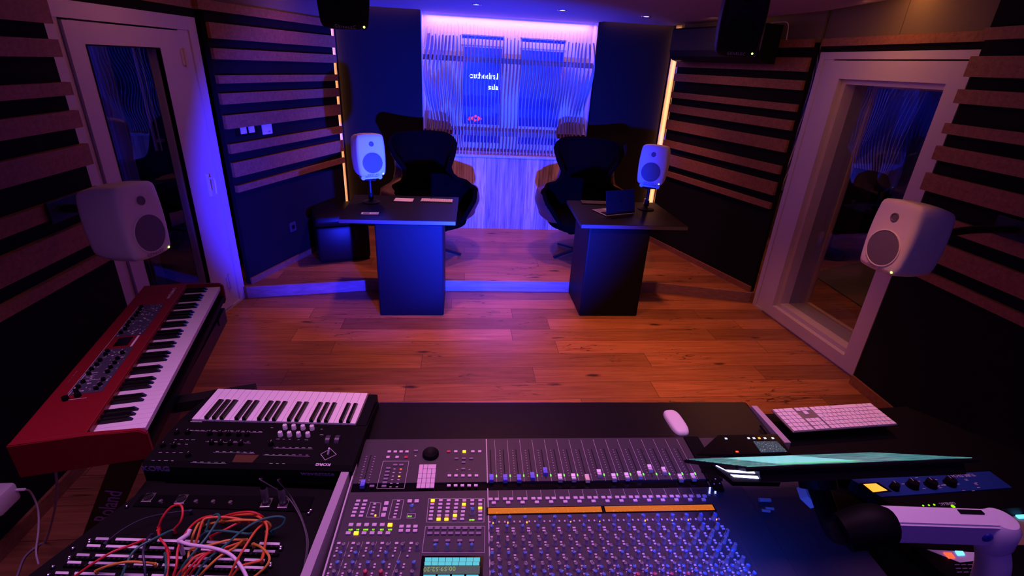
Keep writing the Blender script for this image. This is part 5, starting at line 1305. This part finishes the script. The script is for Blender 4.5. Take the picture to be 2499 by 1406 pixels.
for (x, y) in ((1525, 480), (1615, 482), (1708, 485), (1800, 488), (1477, 552), (1570, 554), (1663, 556), (1757, 558)):
    p = loc(*c7(x, y + 5), .862 + tz); mb = MB(); mb.lathe([(0, 0), (.0072, 0), (.0066, .014), (.0058, .0155), (0, .016)], 18, Matrix.Translation((p.x, p.y, tz))); k_ = T.part('knob', mb, M['knobw'], world=False, smooth=True, label='white knob')
    mb = MB(); mb.box((0, 0, 0), (.0010, .0065, .001), M=Matrix.Translation((p.x, p.y + .0035, tz + .0161)) @ Matrix.Rotation(0, 4, 'Z')); T.part('pointer', mb, M['slotm'], parent=k_, world=False)
for (x, y) in ((425, 535), (535, 535), (760, 545), (865, 547), (950, 550), (1055, 552), (1140, 555), (285, 665), (395, 668), (780, 640), (870, 642), (967, 644), (1075, 646), (1380, 650), (540, 765)):
    p = loc(*c7(x, y), .862 + tz); mb = MB(); mb.lathe([(0, 0), (.0075, 0), (.0065, .012), (0, .0125)], 16, Matrix.Translation((p.x, p.y, tz))); k_ = T.part('knob', mb, M['blackpl'], world=False, smooth=True)
    mb = MB(); mb.box((p.x, p.y + .004, tz + .0128), (.0011, .005, .0008)); T.part('pointer', mb, M['print'], parent=k_, world=False)
mb = MB()
for (x0_, x1_, y) in ((540, 1300, 500), (1420, 1600, 590), (1620, 1780, 598), (800, 1220, 718), (570, 930, 822), (150, 410, 808), (1305, 1780, 746), (1350, 1540, 838), (720, 1180, 612), (380, 620, 595), (330, 560, 640), (220, 500, 725), (1410, 1810, 674), (1360, 1420, 475), (1870, 1920, 490), (1870, 1920, 548)):
    a, b = loc(*c7(x0_, y), .862 + tz), loc(*c7(x1_, y + (x1_ - x0_) * .02), .862 + tz); n = max(1, int((b.x - a.x) / .017))
    for k in range(n):
        t = (k + .5) / n; mb.box((a.x + (b.x - a.x) * t, a.y + (b.y - a.y) * t, tz + .0004), (random.uniform(.006, .011), .0012, .0006))
    if x1_ - x0_ > 300: mb.box(((a.x + b.x) / 2, (a.y + b.y) / 2 - .004, tz + .0004), (b.x - a.x, .0006, .0006))
T.part('legends', mb, M['line'], world=False)
p0, p1, p2, p3 = [loc(*c7(*q), .862 + tz) for q in ((1025, 750), (1260, 755), (1190, 830), (985, 826))]
mb = MB(); mb.prism([(p.x, p.y, tz) for p in (p0, p1, p2, p3)], (0, 0, .0012)); T.part('display', mb, mat('dim_brown_display', (.04, .015, .015), .25, emit=(.03, .006, .004), es=1), world=False)
for x in (1975, 2070):
    a, b = loc(*c7(x, 545), .862 + tz), loc(*c7(x - 22, 650), .862 + tz); mb = MB(); mb.cyl(((a.x + b.x) / 2, (a.y + b.y) / 2, tz - .006), .018, .013, 24, axis='X'); T.part('wheel', mb, mat('smoky_wheel', (.05, .04, .06), .25), world=False, smooth=True)
js = loc(*c7(1960, 745), .862 + tz); mb = MB()
qq = [loc(*c7(*q), .862 + tz) for q in ((1885, 745), (1985, 690), (2045, 748), (1930, 805))]
for k in range(4):
    a, b = qq[k], qq[(k + 1) % 4]; d_ = (b - a); d_.z = 0; mb.box((0, 0, 0), (d_.length, .0012, .0007), M=Matrix.Translation(((a.x + b.x) / 2, (a.y + b.y) / 2, tz + .0004)) @ Matrix.Rotation(math.atan2(d_.y, d_.x), 4, 'Z'))
T.part('joystick_outline', mb, M['line'], world=False)
mb = MB(); mb.tube([(js.x, js.y, tz), (js.x + .004, js.y + .003, tz + .018)], .003, 10, False); mb.lathe([(0, -.003), (.003, 0), (0, .003)], 10, Matrix.Translation((js.x + .004, js.y + .003, tz + .02))); T.part('joystick', mb, M['whitepl'], world=False, smooth=True)
p = loc(*c7(1910, 850), .862 + tz); T.part('lettering', text_mesh('KORG', .0125, Matrix.Translation((p.x, p.y, tz + .0003)) @ Matrix.Rotation(PI, 4, 'Z'), .0004, bold=.0006, sx=1.2), M['print'], world=False)
p = loc(*c7(620, 415), .862 + tz); T.part('lettering', text_mesh('wavestate', .009, Matrix.Translation((p.x, p.y, tz + .0003)) @ Matrix.Rotation(PI, 4, 'Z'), .0003), M['print'], world=False)
yr = yb - .0124
def rear(txt, px, size, m, **k):
    o = T.inv @ PL(px[0], px[1], T.M @ Vector((0, yr, 0)), T.M.to_3x3() @ Vector((0, 1, 0)))
    T.part('lettering', text_mesh(txt, size, frame((o.x, yr, o.z), (1, 0, 0), (0, 0, 1)), .0003, **k), m, world=False)
rear('KORG', (380, 1145), .022, mat('violet_print', (.16, .12, .30), .6), bold=.001, sx=1.25); rear('wavestate', (775, 1157), .019, mat('faint_violet_print', (.14, .11, .22), .6), sx=1.25, bold=.0004)
# table carrying synth and rack
S = Thing('equipment_table', 'low black table carrying the synthesizer and the patch rack', 'table', (-1.1, .95, 0))
mb = MB(); mb.box((-1.105, .82, .775), (.60, 1.02, .03)); S.part('tabletop', mb, M['blackpl'])
for (x, y) in ((-1.37, 1.28), (-.84, 1.28), (-1.37, .4), (-.84, .4)):
    mb = MB(); mb.box((x, y, .38), (.04, .04, .76)); S.part('leg', mb, M['blackmt'])
S = Thing('laptop_riser', 'black riser box under the small synthesizer', 'riser', (-1.10, 1.30, .79))
mb = MB(); mb.box((-1.06, 1.28, .826), (.50, .20, .071)); S.part('box', mb, M['blackpl'])

# ================================================================== rack case with patchbays
RZ = .865
rk = Thing('patch_rack', 'black rack case with labelled patch panels in the lower left corner', 'patch rack', (-1.10, .80, .79))
q = [Z(*p, RZ) for p in ((372, 1178), (832, 1196), (742, 1420), (60, 1412))]
mb = MB(); mb.prism([p - Vector((0, 0, .074)) for p in q], (0, 0, .074)); rk.part('case', mb, M['blackpl'])
def c6(x, y): return 100 + x / 3.57, 1100 + y / 3.57
zq(rk, 'connector_panel', (c6(880, 385), c6(2380, 400), c6(2330, 530), c6(800, 480)), RZ + .004, M['blackgl'], .004)
def xlr(px, py, s=1.0, plug=False):
    p = Z(*c6(px, py), RZ + .004); mb = MB()
    mb.box((p.x, p.y, RZ + .0052), (.026 * s, .031 * s, .0022), bev=.001); o = rk.part('connector_flange', mb, M['metal'])
    mb = MB(); mb.lathe([(.0095, .0), (.0095, .003), (.0115, .003), (.0118, 0)], 20, Matrix.Translation((p.x, p.y, RZ + .0063))); mb.cyl((p.x, p.y, RZ + .007), .008, .001, 16)
    rk.part('connector_ring', mb, M['blackmt'], parent=o, smooth=True)
    if plug: return p
xlr(940, 410); xlr(1225, 425)
pl1 = xlr(1965, 455, 1, True); pl2 = xlr(2115, 460, 1, True)
for (x, y) in ((1043, 440), (1350, 441), (1500, 443), (1650, 450)):
    p = Z(*c6(x, y), RZ + .005); mb = MB(); mb.lathe([(0, .001), (.003, .001), (.003, .003), (.0052, .003), (.0058, 0)], 14, Matrix.Translation((p.x, p.y, RZ + .004))); rk.part('jack_socket', mb, M['metal'], smooth=True)
# label strips and patch rows
strips = [(480, 765, 2090, 812), (405, 825, 2050, 878), (310, 905, 1960, 955), (232, 970, 1950, 1020), (120, 1062, 1880, 1110), (20, 1140, 1850, 1190)]
for (xa, ya, xb, yb_) in strips:
    zq(rk, 'patch_row', (c6(xa - 25, ya - 6 + 22), c6(xb + 25, yb_ - 6 + 22), c6(xb + 10, yb_ + 36), c6(xa - 45, ya + 36)), RZ + .006, M['blackgl'], .006)
    segs = [(.0, .07), (.10, .30), (.33, .46), (.48, .56), (.60, .71), (.74, .86), (.88, .995)]
    for (s0, s1) in segs:
        if random.random() < .1: continue
        g = random.uniform(0, .01); xs, xe = xa + (xb - xa) * (s0 + g), xa + (xb - xa) * s1; y0_, y1_ = ya + (yb_ - ya) * s0, ya + (yb_ - ya) * s1
        zq(rk, 'label_strip', (c6(xs, y0_ - 11), c6(xe, y1_ - 11), c6(xe - 6, y1_ + 11), c6(xs - 10, y0_ + 11)), RZ + .0075, random.choice([M['whitepl'], M['whitepl'], mat('grey_label', (.5, .47, .55), .6)]), .002)
    mb = MB()
    for k in range(36):
        t = (k + .5) / 36; p = Z(*c6(xa + (xb - xa) * t - 15, ya + (yb_ - ya) * t + 26), RZ + .006); mb.cyl((p.x, p.y, RZ + .0064), .0028, .0012, 8)
    rk.part('jack_holes', mb, M['blackmt'])
for (x, y) in ((420, 775), (418, 795), (275, 848), (245, 925), (240, 940), (100, 1008), (60, 1080), (2088, 835), (2085, 852), (1998, 980), (1996, 1000), (2350, 515), (2330, 540), (745, 482)):
    p = Z(*c6(x, y), RZ + .006); mb = MB(); mb.lathe([(.005, 0), (.0048, .002), (.0025, .0042), (0, .0046)], 12, Matrix.Translation((p.x, p.y, RZ + .004))); rk.part('rack_screw', mb, M['chrome'], smooth=True)
# xlr plugs standing in the two right sockets
for (p, lab) in ((pl1, 'left one of two metal microphone plugs standing in the patch rack'), (pl2, 'right one of two metal microphone plugs standing in the patch rack')):
    T = Thing('microphone_plug', lab, 'plug', (p.x, p.y, RZ + .007))
    mb = MB(); mb.lathe([(.0085, 0), (.0095, .004), (.0095, .045), (.008, .052), (0, .052)], 20, Matrix.Translation((p.x, p.y, RZ + .0075))); T.part('shell', mb, M['alu'], smooth=True)
    mb = MB(); mb.lathe([(.0080, .052), (.006, .066), (.0035, .085), (0, .085)], 16, Matrix.Translation((p.x, p.y, RZ + .0075))); T.part('strain_relief', mb, M['blackpl'], smooth=True)
    e = Vector((p.x, p.y, RZ + .09)); mb = MB()
    if p is pl1: pts = [e, e + Vector((.004, -.012, .008)), Z(*c6(2140, 400), RZ + .03), Z(*c6(2250, 560), RZ + .014), Z(*c6(2310, 740), RZ + .006), Z(*c6(2310, 900), RZ + .006), Z(*c6(2270, 1120), RZ + .006)]
    else: pts = [e, e + Vector((.002, -.012, .006)), Z(*c6(2175, 400), RZ + .02), Z(*c6(2262, 560), RZ + .008), Z(*c6(2325, 760), RZ + .004), Z(*c6(2320, 900), RZ + .004), Z(*c6(2285, 1120), RZ + .004)]
    mb.tube(pts, .0018, 8); T.part('cable', mb, mat('grey_cable', (.07, .065, .08), .5), smooth=True)
# ------------------------------------------------ patch cables
CC = {'red': mat('red_cable', (.62, .03, .03), .45), 'orange': mat('orange_cable', (.72, .13, .03), .45), 'yellow': mat('yellow_cable', (.70, .30, .04), .45), 'green': mat('green_cable', (.02, .16, .12), .45), 'white': mat('white_cable', (.80, .72, .80), .45), 'dark': mat('navy_cable', (.02, .02, .06), .45)}
cab = [('red', [(1025, 665), (1060, 580), (1130, 495), (1210, 472), (1235, 530), (1215, 620), (1160, 685)], 'red patch cable making a tall loop at the upper left of the tangle', .05),
 ('red', [(1020, 690), (1035, 760), (1080, 820), (1110, 880)], 'short red patch cable below the tall loop', .02),
 ('red', [(300, 1092), (450, 985), (620, 885), (780, 825), (890, 780)], 'red patch cable running down to the lower left corner', .03),
 ('red', [(1150, 1100), (1180, 1000), (1195, 850), (1260, 720), (1350, 620), (1450, 575), (1540, 575)], 'red patch cable rising left of the bundle top', .035),
 ('red', [(1095, 1100), (1110, 950), (1095, 850)], 'upright red patch cable under the white plug', .02),
 ('red', [(1570, 580), (1700, 545), (1830, 535), (1920, 570), (1960, 620)], 'red patch cable over the top of the bundle', .055),
 ('orange', [(1580, 595), (1700, 565), (1850, 560), (1940, 610), (1970, 680), (1950, 830), (1920, 950)], 'orange patch cable arching over and down the right side', .048),
 ('orange', [(1330, 860), (1370, 740), (1400, 640), (1440, 590), (1600, 580), (1800, 605), (1960, 620)], 'orange patch cable along the upper front of the bundle', .045),
 ('orange', [(1640, 1100), (1700, 970), (1790, 820), (1870, 700), (1940, 640), (1985, 640)], 'orange patch cable slanting from the right knot to the bottom', .05),
 ('orange', [(1655, 1100), (1740, 1010), (1850, 975), (1920, 950), (1945, 870), (1965, 700)], 'second orange patch cable hooking down at the right', .03),
 ('yellow', [(1450, 640), (1600, 615), (1800, 605), (1960, 620), (2000, 660), (1965, 700)], 'yellow patch cable across the top of the bundle', .04),
 ('yellow', [(1310, 800), (1330, 720), (1370, 640), (1400, 620)], 'short yellow patch cable at the left of the bundle', .03),
 ('yellow', [(480, 1045), (600, 1000), (750, 970), (900, 975), (990, 985)], 'yellow patch cable arching low across the left labels', .025),
 ('yellow', [(1375, 1100), (1450, 1020), (1560, 920), (1680, 850), (1760, 780)], 'yellow patch cable slanting through the middle of the bundle', .035),
 ('yellow', [(1860, 1100), (1960, 1010), (1990, 930), (1930, 850), (1850, 810)], 'yellow patch cable hooking at the right end', .03),
 ('yellow', [(1250, 1080), (1280, 960), (1310, 860), (1480, 820), (1640, 780), (1790, 775)], 'yellow patch cable crossing the label rows', .025),
 ('green', [(700, 1100), (740, 1000), (790, 900), (860, 835), (980, 770), (1080, 720), (1150, 690)], 'green patch cable sweeping to the lower left', .03),
 ('green', [(1200, 1100), (1240, 1000), (1330, 890), (1440, 760), (1520, 640), (1555, 580), (1530, 555), (1470, 600), (1440, 690)], 'green patch cable with a narrow loop at the top', .05),
 ('green', [(1340, 1100), (1440, 960), (1600, 830), (1750, 700), (1900, 610), (2040, 575), (2120, 590), (2100, 650), (2010, 700)], 'green patch cable making the wide loop at the right', .055),
 ('green', [(1395, 740), (1460, 705), (1600, 700), (1800, 725), (1830, 720)], 'green patch cable lying across behind the bundle', .03),
 ('green', [(1080, 1100), (1090, 1000), (1085, 890)], 'upright green patch cable near the bottom', .02),
 ('orange', [(1220, 1080), (1260, 1020), (1340, 930), (1440, 890), (1560, 860), (1740, 800)], 'orange patch cable low in the bundle', .028),
 ('red', [(1250, 1100), (1300, 1020), (1400, 920), (1500, 880), (1640, 850)], 'red patch cable fanning from the bottom centre', .034),
 ('red', [(1290, 1100), (1350, 1010), (1450, 900), (1580, 870)], 'second red patch cable fanning from the bottom centre', .04),
 ('red', [(1180, 1100), (1230, 1030), (1330, 930), (1420, 895), (1560, 870)], 'third red patch cable fanning from the bottom centre', .022),
 ('red', [(1480, 745), (1600, 690), (1720, 630), (1800, 610)], 'short red patch cable crossing behind the green one', .026),
 ('dark', [(910, 1100), (900, 980), (890, 880), (920, 780), (960, 730)], 'dark blue patch cable in the left half', .03),
 ('dark', [(560, 800), (720, 680), (900, 590), (1100, 545), (1300, 520)], 'thin dark patch cable running behind the tall red loop', .012)]
for (col, pts, lab, hgt) in cab:
    n = len(pts); w = [Z(*c6(*p), RZ + .012 + hgt * math.sin(PI * (i + .25) / (n - .5))) for i, p in enumerate(pts)]
    T = Thing('patch_cable', lab, 'patch cable', (w[0].x, w[0].y, RZ + .006), group='patch cables on the rack')
    mb = MB(); mb.tube(w, .0029 if lab[:4] != 'thin' else .0012, 8); T.part('lead', mb, CC[col], smooth=True)
    for e, f in ((w[0], w[1]), (w[-1], w[-2])):
        if (e - Z(*c6(1300, 1100), RZ)).length < .0: continue
        mb = MB(); mb.cyl((e.x, e.y, (e.z + RZ + .004) / 2), .0042, max(.006, e.z - RZ - .004), 10); T.part('plug', mb, CC[col], smooth=True)
w = [Z(*c6(*p), z) for p, z in (((1205, 790), RZ + .05), ((1300, 820), RZ + .055), ((1500, 850), RZ + .055), ((1640, 900), RZ + .05), ((1730, 990), RZ + .04), ((1790, 1100), RZ + .03), ((1800, 1180), RZ + .02))]
T = Thing('patch_cable', 'thick white cable with an angled plug lying over the coloured cables', 'patch cable', (w[0].x, w[0].y, RZ + .006))
mb = MB(); mb.tube(w, .0042, 10); T.part('lead', mb, CC['white'], smooth=True)
a = w[0]; mb = MB(); mb.tube([a + Vector((-.004, 0, 0)), a + Vector((.016, .012, .008)), a + Vector((.016, .022, .012))], .0055, 10, False); mb.cyl((a.x, a.y, (a.z + RZ) / 2 + .003), .005, a.z - RZ - .004, 12); T.part('angled_plug', mb, M['whitepl'], smooth=True)

# ================================================================== charger on the left wall and cables to the floor
wx = -2.356
p = PL(25, 1205, (wx + .09, 0, 0), (1, 0, 0))
T = Thing('power_adapter', 'white power adapter plugged in low on the left wall', 'power adapter', (p.x - .04, p.y, p.z - .05))
mb = MB(); mb.box((wx + .055, p.y - .03, p.z), (.105, .105, .085), bev=.012); T.part('case', mb, M['whitepl'], smooth=True)
mb = MB(); mb.box((wx + .125, p.y + .01, p.z + .01), (.035, .012, .009), bev=.003); T.part('connector', mb, M['whitepl'])
e = Vector((wx + .14, p.y + .01, p.z + .01))
mb = MB(); mb.tube([e, Z(75, 1202, .24), Z(92, 1240, .14), Z(94, 1290, .07), Z(88, 1345, .012), Z(94, 1378, .006)], .0035, 8); T.part('cable', mb, M['whitepl'], smooth=True)
mb = MB(); mb.tube([Z(134, 1131, .806), Z(139, 1200, .55), Z(130, 1260, .28), Z(112, 1320, .02), Z(95, 1330, .008), Z(60, 1360, .008), Z(40, 1410, .008)], .0038, 8)
solo('power_cable', mb, mat('lilac_grey_cable', (.35, .30, .40), .5), 'thin grey cable hanging from the red piano down to the floor', 'cable', smooth=True)
